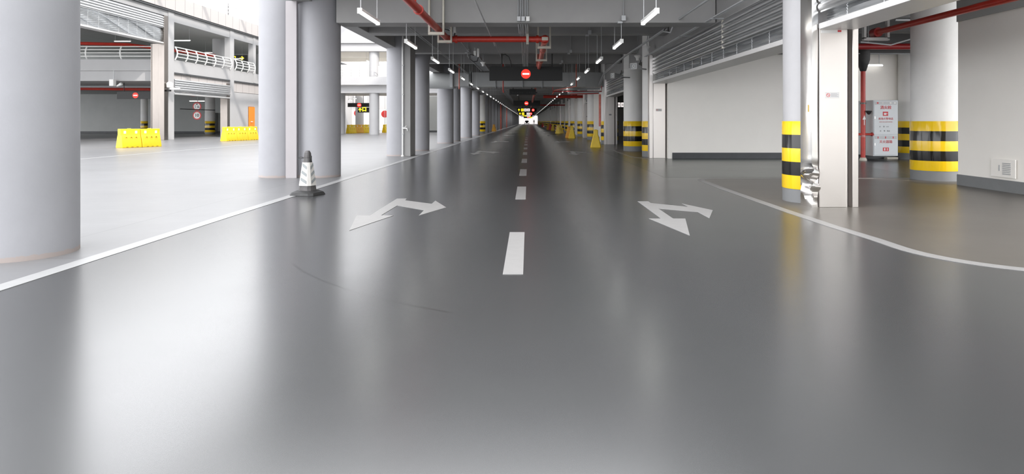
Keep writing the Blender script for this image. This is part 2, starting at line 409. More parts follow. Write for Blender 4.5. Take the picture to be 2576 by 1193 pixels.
for i, y in enumerate([50.4, 58.8, 67.2, 75.6, 84.0, 92.4, 101, 109]):
    striped(4.30, y, ['striped column behind the pair of yellow barriers', 'striped column left of the pair of yellow barriers'][i] if i < 2 else 'small far striped column of the right row')
for y in (120, 128, 137, 146, 154, 163, 172, 180, 190, 200, 212, 224, 236, 250, 264): striped(4.30, y, 'tiny striped column near the end of the right row')
striped(-4.62, 62.5, 'only striped column near the middle of the left row', .43)
striped(-4.62, 159, 'tiny far striped column of the left row')
for x, y in ((9.5, 38.5), (9.8, 47)): striped(x, y, 'striped column seen inside the dim room through the second doorway' if y < 40 else 'farther striped column inside the dim right room')

# ---------------------------------------------------------------- steel shutter posts
def post(y, label, big=False, z1=2.5):
    t = thing('shutter_post', label, 'steel post', (4.27, y, 0), 'stainless steel shutter posts')
    d = .27
    # guide on the lane side
    if not big:
        MB().box(3.925, 4.04, y, y+d, 0, 3.35).build('guide_rail', 'steel', t, .006)
    else:
        nz, vs, fs = 220, [], []
        prof = [(3.90, d), (3.905, .20), (3.915, .12), (3.93, .05), (3.945, .0), (3.985, -.004), (4.03, .0), (4.04, .02), (4.04, d)]
        for i in range(nz+1):
            z = 4.0*(i/nz)**1.5
            for j, (px, py) in enumerate(prof):
                e = math.exp(-((z-.44)/.13)**2); e2 = math.exp(-((z-.22)/.12)**2)
                w = 1 if 0 < j < 7 else 0
                kx = w*(-.075*e*math.exp(-((j-3)/1.4)**2)*math.cos((z-.44)*26) + .035*e2*math.sin(j*1.7+z*13))
                ky = w*(.05*e*math.cos((z-.47)*28+j*.5) + .02*e2*math.sin(z*40+j))
                lean = -.018*math.exp(-((z-1.4)/.6)**2)*w
                vs.append((px+kx+lean*.4, y+py+ky, z))
        n = len(prof)
        for i in range(nz):
            for j in range(n): fs.append((i*n+j, i*n+(j+1) % n, (i+1)*n+(j+1) % n, (i+1)*n+j))
        fs += [tuple(range(n))[::-1], tuple(nz*n+k for k in range(n))]
        MB().add(vs, fs).build('guide_rail', 'steeld', t)['label'] = 'dented and creased lower left steel cover'
        MB().box(3.925, 3.955, y+.03, y+.09, 1.30, 1.46).build('switch_plate', 'bar', t, .004)
        MB().box(3.918, 3.925, y+.045, y+.075, 1.33, 1.43).build('switch_window', paint('brass_window', (.55, .38, .10), .3), t)
    MB().box(4.052, 4.43, y+.004, y+d, 0, z1).build('front_panel', 'steel', t, .006)
    MB().box(4.432, 4.507, y+.12, y+d, 0, z1).build('groove', 'groove', t)
    MB().box(4.425, 4.437, y+.0, y+.05, 0, z1).build('groove_lip', 'steel', t)
    MB().box(4.51, 4.595, y, y+d, 0, z1).build('flange', 'steel', t, .006)
    MB().box(4.045, 4.051, y+.012, y+.05, 0, z1).build('seam', 'groove', t)
    if y < 25:
        p = MB().box(4.13, 4.325, y-.002, y+.003, 1.52, 1.605).build('notice_plate', 'bar', t)
        MB().lathe([(.026, 0), (.026, .002), (.021, .002), (.021, 0)], (0, 0, 0), 24, False).build('no_smoking_ring', 'textr', t, org=(0, 0, 0)).matrix_local = Matrix.Translation((4.17-4.27, -.003, 1.563)) @ Matrix.Rotation(PI/2, 4, 'X')
        MB().add([(4.153, y-.0035, 1.578), (4.157, y-.0035, 1.582), (4.187, y-.0035, 1.548), (4.183, y-.0035, 1.544)], [(0, 1, 2, 3)]).build('no_smoking_bar', 'textr', t)
        for k in range(4): MB().box(4.208, 4.312-.02*(k % 2), y-.0032, y-.0022, 1.543+.013*k, 1.547+.013*k).build('notice_line', 'textg', t)
    else:
        MB().box(4.16, 4.29, y-.004, y+.003, 1.5, 1.57).build('notice_plate', 'textg', t)
    return t
post(8.93, 'near stainless steel pillar with a crushed dented lower corner', True)
post(20.8, 'stainless steel post at the far end of the big shutter')
post(33.1, 'steel post of the second doorway beside the dim room')
for i, y in enumerate((46.0, 62.6, 79.8)): post(y, ['steel post behind the single yellow barrier, third down the lane', 'fourth steel post down the lane', 'smallest far steel post down the lane'][i])
t = thing('paper_label', 'torn red and white paper label under the near shutter bar', 'label', (4.2, 8.9, 2.42))
MB().box(4.07, 4.35, 8.922, 8.928, 2.425, 2.47).build('paper', 'white', t)
MB().box(4.30, 4.35, 8.918, 8.922, 2.44, 2.465).build('print', 'textr', t)

# ---------------------------------------------------------------- roller shutters (run along y, face the lane at x)
def shutter(x, y0, y1, zb, label, hood=True, zh0=2.71, zh1=3.30, s=-1, wires=True, depth=.52, crumple=.8, slats=4):
    t = thing('roller_shutter', label, 'roller shutter', (x, (y0+y1)/2, zb), 'roller shutters')
    MB().box(min(x, x-s*depth), max(x, x-s*depth), y0, y1, zb, zb+.08).build('bottom_bar', 'bar', t, .005)
    # folded slats behind the bar
    n = max(8, int((y1-y0)*5)); m = slats*4; vs = []; fs = []
    for i in range(n+1):
        y = y0+(y1-y0)*i/n
        for j in range(m+1):
            v = j/m; z = zb+.08+(zh0-zb-.05)*v
            bulge = .32*(zh0-zb)/slats*math.sin(v*slats*2*PI)
            sag = crumple*.02*(math.sin(y*2.1+v*7)+math.sin(y*4.3+v*13)*.6)*math.sin(v*PI)
            vs.append((x-s*(.10+bulge+.02*math.sin(y*1.3+v*5)*crumple), y, z+sag))
    for i in range(n):
        for j in range(m): fs.append((i*(m+1)+j, i*(m+1)+j+1, (i+1)*(m+1)+j+1, (i+1)*(m+1)+j))
    o = MB().add(vs, fs).build('slat_curtain', 'steels', t)
    so = o.modifiers.new('thick', 'SOLIDIFY'); so.thickness = .006
    if wires:
        k = 0; y = y0+.7
        while y < y1-.2 and k < 14:
            MB().tube([(x-s*.045, y+.02*math.sin(a*3), zb+.08+(zh0-zb-.08)*a/8) for a in range(9)], .006, 6).build('tie_wire', 'galv', t); y += .85; k += 1
    if hood:
        prof = [(x-s*.45, zh0), (x-s*.02, zh0)]; nr = 5
        for i in range(nr*8+1):
            v = i/(nr*8); prof.append((x-s*(.02-.035*abs(math.sin(v*nr*PI))**.7), zh0+.02+(zh1-zh0-.04)*v))
        prof += [(x-s*.02, zh1), (x-s*.45, zh1)]
        mid = y0+(y1-y0)*.30 if (y1-y0) > 8 else None
        if mid:
            MB().exty(prof, y0, mid-.01).build('hood', 'steels', t); MB().exty(prof, mid+.01, y1).build('hood', 'steels', t)
            MB().box(x-.012, x+.05, mid-.012, mid+.012, zh0, zh1).build('hood_seam', 'cream', t)
        else: MB().exty(prof, y0, y1).build('hood', 'steels', t)
    return t
shutter(4.03, -1.0, 8.9, 2.475, 'near roller shutter folded above the right doorway at the frame top')
shutter(4.03, 10.15, 20.78, 2.42, 'long roller shutter folded up between the striped column and far post')
shutter(4.03, 26.45, 33.08, 2.45, 'shutter above the doorway of the dim room')
shutter(4.03, 42.5, 45.95, 2.45, 'third shutter down the lane', wires=False)
shutter(4.03, 59.3, 62.55, 2.45, 'fourth shutter down the lane', wires=False)
shutter(4.03, 76.1, 79.75, 2.45, 'smallest far shutter down the lane', wires=False)

# ---------------------------------------------------------------- hanging lamps: two long rows
def lamp_proto():
    t = thing('hanging_lamp', '', 'lamp', (0, 0, 2.9), local=True)
    MB().box(-.035, .035, 0, 1.2, .02, .06).build('housing', 'white', t, .006)
    for y in (-.012, 1.2): MB().box(-.038, .038, y, y+.012, -.028, .062).build('end_cap', 'white', t, .003)
    MB().tube([(0, .002, -.008), (0, 1.198, -.008)], .021, 12).build('tube', 'tube', t)
    for y in (.06, 1.14): MB().tube([(0, y, .05), (0, y, 1.5)], .007, 6).build('hanging_rod', 'galv', t)
    ld = bpy.data.lights.new('lamp_light', 'AREA'); ld.shape = 'RECTANGLE'; ld.size = .04; ld.size_y = 1.15; ld.energy = 3; ld.color = (1, .98, .94)
    lo = bpy.data.objects.new('lamp_light', ld); COL.objects.link(lo); lo.parent = t; lo.location = (0, .6, -.032)
    return t
lp = lamp_proto(); first = True
for x, nm in ((-2.62, 'left'), (2.0, 'right')):
    for i in range(73):
        y = 9.98+3.76*i
        lab = f'{ORD[i]} hanging strip lamp of the {nm} row counted from the camera' if i < 7 else f'small distant strip lamp in the {nm} row of the lane'
        if first: lp.location = (x, y, 2.9); lp['label'] = lab; lp['group'] = 'hanging strip lamps over the lane'; first = False
        else: clone(lp, (x, y, 2.9), None, lab)
fourth = [o for o in COL.objects if o.name.startswith('hanging_lamp') and o.get('label', '').startswith('fourth hanging strip lamp of the left')]

for x in (-2.62, 2.0): struct('ceiling_channel', MB().box(x-.06, x+.06, 9.6, 11.62, 4.36, 4.5), 'galv')
# ---------------------------------------------------------------- red mains and brackets
t = thing('sprinkler_main', 'thick red fire main bending under the beams near the camera', 'pipe', (-.8, 15.5, 3.18))
MB().tube([(-1.96, 9.2, 3.18), (-1.94, 15.35, 3.18)], .072, 20).build('pipe', 'red', t)
MB().tube([(-1.94, 15.5, 3.18), (.40, 15.5, 3.18)], .072, 20).build('pipe', 'red', t)
MB().tube([(.40, 15.55, 3.18), (.40, 26.3, 3.18), (.40, 26.5, 3.22), (.40, 26.6, 3.4), (.40, 26.6, 4.4)], .072, 20).build('pipe', 'redf', t)['label'] = 'faded pinkish run of the red pipe'
for p, a in (((-1.94, 15.5, 3.18), 0), ((.40, 15.5, 3.18), 0)):
    MB().lathe([(.03, -.10), (.085, -.07), (.10, -.02), (.10, .03), (.085, .07), (.03, .10)], p, 20).build('elbow', 'red', t)
def ring_y(x, y, z, r, w): return MB().tube([(x, y-w, z), (x, y+w, z)], r, 20)
def ring_x(x, y, z, r, w): return MB().tube([(x-w, y, z), (x+w, y, z)], r, 20)
for y in (11.4,): ring_y(-1.95, y, 3.18, .092, .03).build('coupling', 'red', t)
for x in (-1.74, .22): ring_x(x, 15.5, 3.18, .094, .03).build('coupling', 'red', t)
for y in (15.85, 17.9, 21.2): ring_y(.40, y, 3.18, .09, .03).build('coupling', 'redf', t)
MB().box(.325, .475, 15.39, 15.40, 3.14, 3.22).build('end_plate', 'cream', t)
MB().tube([(-1.95, 11.0, 3.22), (-1.95, 11.0, 4.4)], .03, 10).build('riser', 'red', t)
def bracket(x, y, z, label, ax='y', w=.30, top=4.4, cat='bracket'):
    t = thing('pipe_bracket', label, cat, (x, y, z), 'cream steel pipe brackets')
    h = w/2
    if ax == 'y':
        for s in (-h, h): MB().box(x+s-.02, x+s+.02, y-.04, y+.04, z-.10, top).build('upright', 'cream', t, .003)
        MB().box(x-h-.02, x+h+.02, y-.04, y+.04, z-.15, z-.09).build('cross_bar', 'cream', t, .003)
    else:
        MB().box(x-.03, x+.03, y-.11, y-.085, z-.1, top).build('upright', 'cream', t)
        MB().box(x-.03, x+.03, y-.11, y+.1, z-.13, z-.09).build('cross_bar', 'cream', t)
bracket(-1.95, 13.62, 3.18, 'cream pipe bracket bolted on the nearest beam face')
bracket(-1.95, 15.0, 3.18, 'second cream pipe bracket just before the red elbow')
bracket(-.02, 15.5, 3.18, 'cream strap under the crosswise red pipe by the conduits', 'x')
bracket(.40, 16.2, 3.18, 'cream pipe bracket under the right red elbow')
bracket(.40, 19.6, 3.18, 'cream pipe bracket on the faded pipe above the large sign')
t = thing('sprinkler_main', 'bright red crosswise pipe beyond the duct on the right', 'pipe', (2.6, 47, 2.98))
MB().tube([(1.1, 47, 3.0), (4.0, 47, 3.0)], .11, 16).build('pipe', 'red', t)
ring_x(3.5, 47, 3.0, .14, .05).build('coupling', 'red', t)
t = thing('sprinkler_main', 'faded red pipe running on beyond the duct', 'pipe', (.42, 42, 3.0))
MB().tube([(.40, 37, 3.05), (.40, 90, 3.05)], .072, 14).build('pipe', 'redf', t)
for y in range(40, 88, 5): ring_y(.40, y, 3.05, .095, .05).build('coupling', 'redf', t)
tag(MB().tube([(.5, 70, 2.95), (4.0, 70, 2.95)], .07, 10).build('sprinkler_main', 'redd'), 'dark red crosswise pipe far down the lane', 'pipe')
def thin(name, pts, r, mat, label, cat='pipe', group=None): return tag(MB().tube(pts, r, 10).build(name, mat), label, cat, group)
thin('sprinkler_pipe', [(2.28, 30.5, 4.4), (2.28, 30.5, 2.86), (1.35, 32.9, 2.78), (1.25, 33.0, 2.6)], .028, 'redf', 'thin red pipe dropping beside the right lamps in front of the duct')
thin('sprinkler_pipe', [(1.25, 32.8, 2.95), (1.25, 32.8, 2.72), (3.75, 32.8, 2.72), (3.75, 32.8, 3.0)], .028, 'redd', 'thin dark red pipe crossing below the duct')
thin('sprinkler_pipe', [(2.1, 32.4, 2.56), (3.55, 32.4, 2.60)], .022, 'red', 'lowest thin red pipe under the grey insulated pipe')
thin('insulated_pipe', [(2.0, 32.6, 2.62), (3.6, 32.6, 2.66)], .06, 'galv', 'grey insulated pipe under the right half of the duct')
thin('insulated_pipe', [(1.6, 33.2, 2.86), (3.7, 33.2, 2.88)], .05, 'galvd', 'upper grey pipe between the duct and red pipes on the right')
thin('sprinkler_pipe', [(-1.25, 31.9, 4.4), (-1.25, 31.9, 2.7), (-1.22, 31.9, 2.62)], .028, 'red', 'short red drop pipe hanging below the left half of the large sign')
thin('sprinkler_pipe', [(-3.55, 33.0, 4.4), (-3.55, 33.0, 2.85)], .03, 'redf', 'thin red vertical pipe in front of the duct on the left')
for x, y in ((-4.0, 93), (-4.0, 95), (-4.0, 118), (-4.0, 120)): thin('riser_pipe', [(x, y, 0), (x, y, 4.4)], .07, 'redf', 'thin red riser between far left columns', 'pipe', 'red risers of the left row')

# ---------------------------------------------------------------- ventilation duct across the lane
t = thing('ventilation_duct', 'big grey ventilation duct crossing the lane behind the large sign', 'duct', (0, 34, 3.0))
MB().box(-2.95, 3.0, 33.6, 34.6, 3.0, 3.76).build('straight_run', 'duct', t, .01)
n = 12; out = arc(3.0, 35.9, 2.3, -90, -18, n); inn = arc(3.0, 35.9, 1.3, -90, -18, n)
MB().extz(out+inn[::-1], 3.0, 3.76).build('bend', 'duct', t)
out = arc(-4.0, 32.2, 1.5, 90, 40, 6)
MB().box(-3.9, -3.08, 33.3, 34.5, 3.02, 3.72).build('transition_box', 'duct', t, .01)
MB().tube([(-3.95, 33.6, 3.30), (-7.2, 33.2, 3.36)], .42, 28).build('round_run', 'duct', t)
for x in (-3.98, -3.02, -1.72, -.3, .72): MB().box(x-.02, x+.02, 33.55, 34.65, 2.96, 3.80).build('flange', 'galvd', t)
MB().box(-4.05, -3.9, 33.1, 34.55, 2.95, 3.80).build('flange', 'galvd', t)
for x in (-2.3, 1.9):
    MB().tube([(x, 33.7, 3.7), (x, 33.7, 4.4)], .012, 6).build('hanger', 'galv', t)

# ---------------------------------------------------------------- sign boards
def sign(y, x0, x1, z0, z1, label, discs=(), rods=(), rodz=4.39, extra=None, r=None, d=.12):
    t = thing('sign_board', label, 'sign', ((x0+x1)/2, y, z0), 'black hanging sign boards')
    MB().box(x0, x1, y, y+d, z0, z1).build('board', 'black', t, .006)
    for dx in discs:
        zz = (z0+z1)/2 - .01; rr = r or (z1-z0)*.36
        o = MB().tube([(dx, y-.004, zz), (dx, y+.01, zz)], rr, 40).build('no_entry_disc', 'led_red', t)
        MB().box(dx-rr*.72, dx+rr*.72, y-.010, y-.004, zz-rr*.18, zz+rr*.18).build('white_bar', 'led_white', o)
    for rx in rods: MB().tube([(rx, y+d/2, z1), (rx, y+d/2, rodz)], .022, 8).build('hanging_rod', 'black', t)
    if extra: extra(t, y)
    return t
sign(23.75, -1.44, 1.26, 2.70, 3.22, 'largest black sign board with a glowing red no-entry disc over the lane', (-.09,), (-.98, .88), 3.7, r=.175)
thin('cable_loop', [(-.95, 23.8, 3.66), (-.85, 23.8, 3.68), (-.72, 23.8, 3.58), (-.65, 23.8, 3.4), (-.64, 23.8, 3.22)], .018, 'rubber', 'black cable looping down into the large sign board', 'cable')
def grid_marks(t, y):
    for k in range(5):
        for q in (0, 1):
            x = -.9+k*.13+q*.8
            MB().box(x, x+.08, y-.006, y, 2.76, 2.84).build('dark_glyph', 'rubber', t)
sign(36.0, -1.06, .42, 2.68, 3.0, 'dark unlit board just behind the duct', (), (-.85, .2), extra=grid_marks)
sign(62.0, -1.45, 1.15, 2.68, 3.19, 'second black sign board with a no-entry disc, beyond the duct', (-.18,), (-.9, .6), 4.39, r=.19)
def arrow_mark(t, x, y, z, s, right=False):
    P = [(-.22, -1), (.22, -1), (.22, .0), (.75, -.35), (.75, .25), (0, 1), (-.75, .25), (-.75, -.35), (-.22, 0)]
    if right: P = [(b, -a) for a, b in P]
    n = len(P)
    MB().add([(x+a*s, yy, z+b*s) for yy in (y, y+.008) for a, b in P], [(k, (k+1) % n, n+(k+1) % n, n+k) for k in range(n)] + [tuple(range(n))[::-1], tuple(range(n, 2*n))]).build('arrow_glyph', 'led_yellow', t, smooth=False)
def arrows(scale=1.0, x=-1.45, z=2.95, sh=.42, extra_sq=True):
    def f(t, y):
        arrow_mark(t, x, y-.01, z, sh*.5)
        yt = MB().box(x+.32, x+.32+sh, y-.008, y, z-sh/2, z+sh/2).build('yellow_tile', 'led_yellow', t)
        text('tile_glyph', '出', sh*.7, 'black', yt, (x+.32+sh/2, y-.013, z), FRONT)
        if extra_sq:
            for k in (1, 2):
                MB().box(x+.32+k*(sh+.06), x+.32+k*(sh+.06)+sh, y-.008, y, z-sh/2, z+sh/2).build('white_tile', 'led_white', t)
                for dx in (.3, .6): MB().box(x+.32+k*(sh+.06)+sh*dx-.02, x+.32+k*(sh+.06)+sh*dx+.05, y-.012, y-.008, z-sh*.3, z+sh*.25).build('figure_mark', 'black', t)
    return f
sign(100, -1.75, 1.3, 2.68, 3.2, 'third lit board with yellow arrow, white tiles and a red disc', (.75,), (-.9, .6), 4.39, arrows(), r=.22)
sign(112, -1.75, -.3, 2.3, 2.75, 'small yellow arrow board hanging under the third lit board', (), (-.9,), 4.39, arrows(x=-1.45, z=2.52, extra_sq=False))
sign(150, -1.95, 1.3, 2.62, 3.3, 'fourth lit board with yellow arrow and red disc, far down the lane', (.6,), (-.9, .6), 4.39, arrows(x=-1.6, z=2.95, sh=.5), r=.3)
sign(195, -1.75, 1.3, 2.55, 3.3, 'fifth lit board, farthest but one over the lane', (.5,), (-.9, .6), 4.39, arrows(x=-1.5, z=2.9, sh=.55), r=.3)
sign(245, -1.75, 1.3, 2.4, 3.2, 'farthest lit board over the lane', (-.1,), (-.9, .6), 4.39, arrows(x=.5, z=2.7, sh=.6, extra_sq=False), r=.35)

# ---------------------------------------------------------------- conduits, tray, small ceiling devices
for k, x in enumerate((-.215, -.165, -.125, -.06, -.02)):
    t = thing('electrical_conduit', ['leftmost', 'second from left', 'middle', 'second from right', 'rightmost'][k]+' of five grey conduits above the lane centre', 'conduit', (x, 14, 3.6), 'conduits above the lane centre')
    MB().tube([(x, 13.66, 4.4), (x, 13.66, 3.40)], .014, 8).build('drop', 'galvd', t)
    MB().tube([(x, 13.66, 3.34), (x+.01, 14.5, 3.24), (x, 15.3, 3.30), (x, 16.2, 3.58), (x+.01*(-1)**k, 20, 3.62), (x, 24, 3.62), (x-.01, 33, 3.62)], .016, 8).build('run', 'galv', t)
for k, x in enumerate((-.20, -.11, -.01)):
    tag(MB().box(x-.038, x+.038, 13.58, 13.7, 3.32, 3.42).build('junction_box', 'galv' if k < 2 else 'white', None, .004), ['left grey junction box on the nearest beam', 'middle grey junction box on the nearest beam', 'right white junction box on the nearest beam'][k], 'junction box', 'junction boxes on the nearest beam')
thin('electrical_conduit', [(-.9, 9.5, 3.25), (-.9, 17.4, 3.25)], .014, 'galv', 'slanting-looking thin conduit ending in front of the red crosswise pipe', 'conduit')
thin('electrical_conduit', [(-1.02, 19.0, 3.62), (-1.02, 29, 3.62)], .014, 'galvd', 'thin conduit running on behind the large sign board', 'conduit')
thin('electrical_conduit', [(-2.05, 15.6, 3.62), (-2.05, 23, 3.62)], .016, 'galvd', 'thin conduit leading to the cable tray', 'conduit')
for x in (-3.12, -3.05): thin('electrical_conduit', [(x, 14.4, 3.62), (x, 33, 3.62)], .012, 'galvd', 'pair of thin conduits above the left lamp row', 'conduit', 'twin conduits over the left lamps')
t = thing('electrical_conduit', 'kinked conduit bundle above the right lamp row', 'conduit', (3.2, 12, 3.4), 'conduits along the right wall')
MB().tube([(3.22, 10.6, 3.38), (3.22, 14.2, 3.38)], .024, 8).build('conduit', 'galvd', t)
MB().tube([(3.22, 14.2, 3.36), (3.24, 14.6, 3.22), (3.16, 15.0, 3.30), (3.28, 15.4, 3.42), (3.28, 23, 3.42), (3.28, 28, 3.3), (3.3, 30, 2.9)], .018, 8).build('conduit', 'galv', t)
MB().tube([(3.33, 15.4, 3.42), (3.33, 23, 3.42), (3.33, 28, 3.28), (3.35, 30, 2.9)], .016, 8).build('conduit', 'galv', t)
t = thing('electrical_conduit', 'twin conduit rail running just above the big shutter hood', 'conduit', (3.8, 15, 3.3), 'conduits along the right wall')
for dx in (0, .05): MB().tube([(3.78+dx, 9.8, 3.34), (3.78+dx, 20.9, 3.30)], .014, 8).build('conduit', 'galv', t)
for y in (13.2, 15.9, 18.4): MB().box(3.74, 4.02, y, y+.03, 3.30, 3.325).build('support_arm', 'galvd', t)
for i, (px, y, z) in enumerate(((2.02, 13.66, 3.35), (1.75, 18.33, 3.70), (1.55, 23.48, 3.72), (1.45, 27.58, 3.72), (-2.2, 23.48, 3.75))):
    t = thing('junction_box', f'small box with a drop conduit on the {ORD[i]} beam' if i < 4 else 'small dark box on the beam left of the cable tray', 'junction box', (px, y, z), 'small boxes on the beams')
    MB().box(px-.045, px+.045, y-.08, y, z-.02, z+.09).build('box', 'galv', t, .004)
    MB().tube([(px, y-.03, z+.09), (px, y-.03, 4.4)], .011, 6).build('drop', 'galvd', t)
    MB().box(px-.12, px-.02, y-.05, y+.02, z-.07, z-.03).build('sensor', 'galv', t, .004)
def tray(x0, x1, y0, y1, z, label, rung=.3):
    t = thing('cable_tray', label, 'cable tray', ((x0+x1)/2, y0, z), 'ladder cable trays')
    for x in (x0, x1): MB().box(x-.012, x+.012, y0, y1, z, z+.09).build('side_rail', 'galv', t)
    mb = MB(); y = y0+.05
    while y < y1: mb.box(x0, x1, y, y+.035, z+.01, z+.03); y += rung
    mb.build('rungs', 'galvd', t)
    MB().box(x0, x1, y1-.05, y1, z, z+.09).build('end_plate', 'rubber', t)
    return t
tray(-2.16, -1.78, 22.8, 29.6, 3.50, 'ladder cable tray hanging left of the large sign board')
tray(-1.95, -1.62, 35.2, 92, 3.42, 'long ladder cable tray running on beyond the duct', .6)
def access_point(x, y, z, label, top=3.72):
    t = thing('wireless_antenna', label, 'antenna', (x, y, z), 'white antennas with cable loops')
    MB().tube([(x, y, top), (x, y, z+.15)], .014, 8).build('hanging_rod', 'galv', t)
    MB().box(x-.04, x+.04, y-.04, y+.04, z, z+.16).build('body', 'white', t, .01)
    MB().box(x+.08, x+.15, y-.05, y+.05, z-.06, z+.24).build('panel', 'white', t, .015)
    MB().tube([(x-.02, y-.05, z), (x-.16, y-.05, z+.04), (x-.17, y-.05, z-.12), (x-.05, y-.05, z-.22), (x+.08, y-.05, z-.2), (x+.12, y-.05, z-.06)], .016, 8).build('cable', 'rubber', t)
access_point(-1.83, 22.0, 3.45, 'white antenna with black cable loop above the cable tray')
access_point(-2.08, 17.2, 3.62, 'white antenna with black cable loops behind the red elbow', 4.4)
def funnel(x, y, z, label, s=1, top=4.4):
    t = thing('sensor_horn', label, 'sensor', (x, y, z), 'white funnel shaped sensors')
    MB().lathe([(.05*s, 0), (.055*s, .05*s), (.065*s, .09*s), (.11*s, .14*s), (.125*s, .155*s), (.12*s, .17*s), (.03*s, .165*s)], (x, y, z), 28).build('funnel', 'white', t)
    MB().tube([(x, y, z+.16*s), (x-.01, y, z+.3*s), (x+.015, y, z+.5*s), (x, y, top)], .011, 8).build('cable', 'galvd', t)
funnel(3.76, 20.3, 3.40, 'right white funnel sensor above the far shutter post')
funnel(3.78, 22.2, 3.30, 'left white funnel sensor above the horn loudspeaker')
funnel(-1.66, 23.6, 3.22, 'white funnel hanging left of the large sign board', .9, 3.7)
funnel(-.72, 45, 3.0, 'small white funnel behind the unlit board', 1.3)
def speaker(x, y, z, rz, label, ax):
    t = thing('horn_loudspeaker', label, 'loudspeaker', (x, y, z), 'grey horn loudspeakers', local=True)
    t.rotation_euler = (0, 0, rz)
    a = .125; def_ = lambda s, yy: [(-a*s, yy, -.8*a*s), (a*s, yy, -.8*a*s), (a*s, yy, .8*a*s), (-a*s, yy, .8*a*s)]
    MB().strip(def_(1, -.18), def_(.45, .16)).build('horn', 'galv', t, .012)
    m = MB()
    for q in ((-a, a, -.8*a, -.8*a+.02), (-a, a, .8*a-.02, .8*a), (-a, -a+.02, -.8*a, .8*a), (a-.02, a, -.8*a, .8*a)): m.box(q[0], q[1], -.205, -.175, q[2], q[3])
    m.build('rim', 'white', t, .004)
    MB().tube([(0, -.19, 0), (0, -.17, 0)], .055, 24).build('driver_cap', 'white', t)
    MB().tube([(0, -.20, 0), (0, -.19, 0)], .02, 12).build('centre_button', 'galvd', t)
    MB().tube([(0, .15, 0), (0, .28, .0)], [.06, .05], 18).build('driver', 'galv', t)
    MB().box(-.02, .02, .22, .66, -.07, -.03).build('mount_arm', 'galvd', t)
    MB().tube([(0, .2, .06), (.05, .2, .22)], .012, 6).build('cable', 'rubber', t)
speaker(3.52, 20.9, 2.98, math.radians(-38), 'horn loudspeaker facing the lane between the striped column and shutter', 1)
speaker(3.48, 25.3, 2.99, math.radians(-62), 'second horn loudspeaker turned sideways left of the wide striped column', 1)

# ---------------------------------------------------------------- right room fittings
t = thing('fire_main', 'thick red fire pipe along the ceiling beside the right wall', 'pipe', (7.5, 9, 3.11))
MB().tube([(7.5, 3.0, 3.11), (7.5, 13.75, 3.11)], .06, 18).build('pipe', 'red', t)
ring_y(7.5, 9.3, 3.11, .07, .04).build('coupling', 'cream', t)
t = thing('pipe_box', 'white metal bracket holding the end of the ceiling fire pipe', 'bracket', (7.45, 14.0, 3.0))
MB().box(7.22, 7.27, 13.8, 13.9, 2.98, 3.6).build('upright', 'bar', t); MB().box(7.72, 7.77, 13.8, 13.9, 2.98, 3.6).build('upright', 'bar', t)
MB().box(7.22, 7.77, 13.8, 13.9, 2.94, 3.0).build('cross_bar', 'bar', t)
MB().tube([(7.5, 13.75, 3.11), (7.5, 13.95, 3.11)], .10, 18).build('flange', 'redd', t)
tag(MB().tube([(8.6, 18.9, 3.40), (13.5, 18.9, 3.40)], .09, 16).build('fire_main', 'redd'), 'dark red crosswise pipe behind the big right column', 'pipe')
thin('electrical_conduit', [(8.8, 17.0, 3.30), (9.6, 17.0, 3.22), (10.2, 16.9, 3.40), (12.0, 16.7, 3.52)], .02, 'galv', 'bent silver conduit under the right room ceiling', 'conduit')
thin('electrical_conduit', [(9.0, 19.5, 3.26), (13.5, 19.5, 3.24)], .02, 'galvd', 'thin dark conduit along the top of the right room wall', 'conduit')
thin('electrical_conduit', [(8.4, 14.7, 3.52), (12.0, 14.9, 3.54)], .025, 'galv', 'slanting silver conduit across the right room ceiling', 'conduit')
t = thing('wall_lamp', 'bright strip lamp on the wall above the fire cabinet', 'lamp', (10.4, 19.9, 2.98))
MB().box(10.5, 11.28, 20.45, 20.55, 2.99, 3.03).build('housing', 'white', t)
MB().tube([(10.5, 20.44, 2.975), (11.28, 20.44, 2.975)], .022, 12).build('tube', 'tube', t)
for x in (10.56, 11.2): MB().tube([(x, 20.5, 3.02), (x, 20.5, 3.32)], .008, 6).build('hanging_rod', 'galv', t)
t = thing('fire_riser', 'red vertical fire pipe with a white arrow beside the grey cabinet', 'pipe', (10.22, 19.6, 0))
MB().tube([(10.22, 19.6, .06), (10.22, 19.6, 3.3)], .068, 20).build('pipe', 'red', t)
MB().lathe([(.11, 0), (.105, .04), (.08, .09)], (10.22, 19.6, 0), 20).build('foot', 'cream', t)
MB().lathe([(.085, 0), (.085, .05)], (10.22, 19.6, 1.72), 20).build('clamp', 'brown', t)
MB().lathe([(.07, 0), (.09, .02), (.19, .35), (.20, .75)], (10.22, 19.6, 2.72), 20).build('sleeve', 'rubber', t)
MB().tube([(10.0, 19.6, .80), (10.46, 19.55, .80)], .035, 12).build('branch', 'red', t)
MB().tube([(10.45, 19.55, .80), (10.50, 19.55, .80)], .06, 12).build('branch_flange', 'redd', t)
MB().lathe([(.02, 0), (.05, .03), (.09, .10), (.085, .12)], (10.34, 19.5, 1.40), 16).build('valve', 'rubber', t)
ay = 19.6-.071
MB().box(10.21, 10.23, ay-.003, ay, 1.08, 1.25).build('arrow_shaft', 'white', t)
MB().add([(10.17, ay-.003, 1.25), (10.27, ay-.003, 1.25), (10.22, ay-.003, 1.38)], [(0, 1, 2)]).build('arrow_head', 'white', t)
for z in (.72, .76): MB().lathe([(.0695, 0), (.0695, .008)], (10.22, 19.6, z), 20).build('white_band', 'white', t)
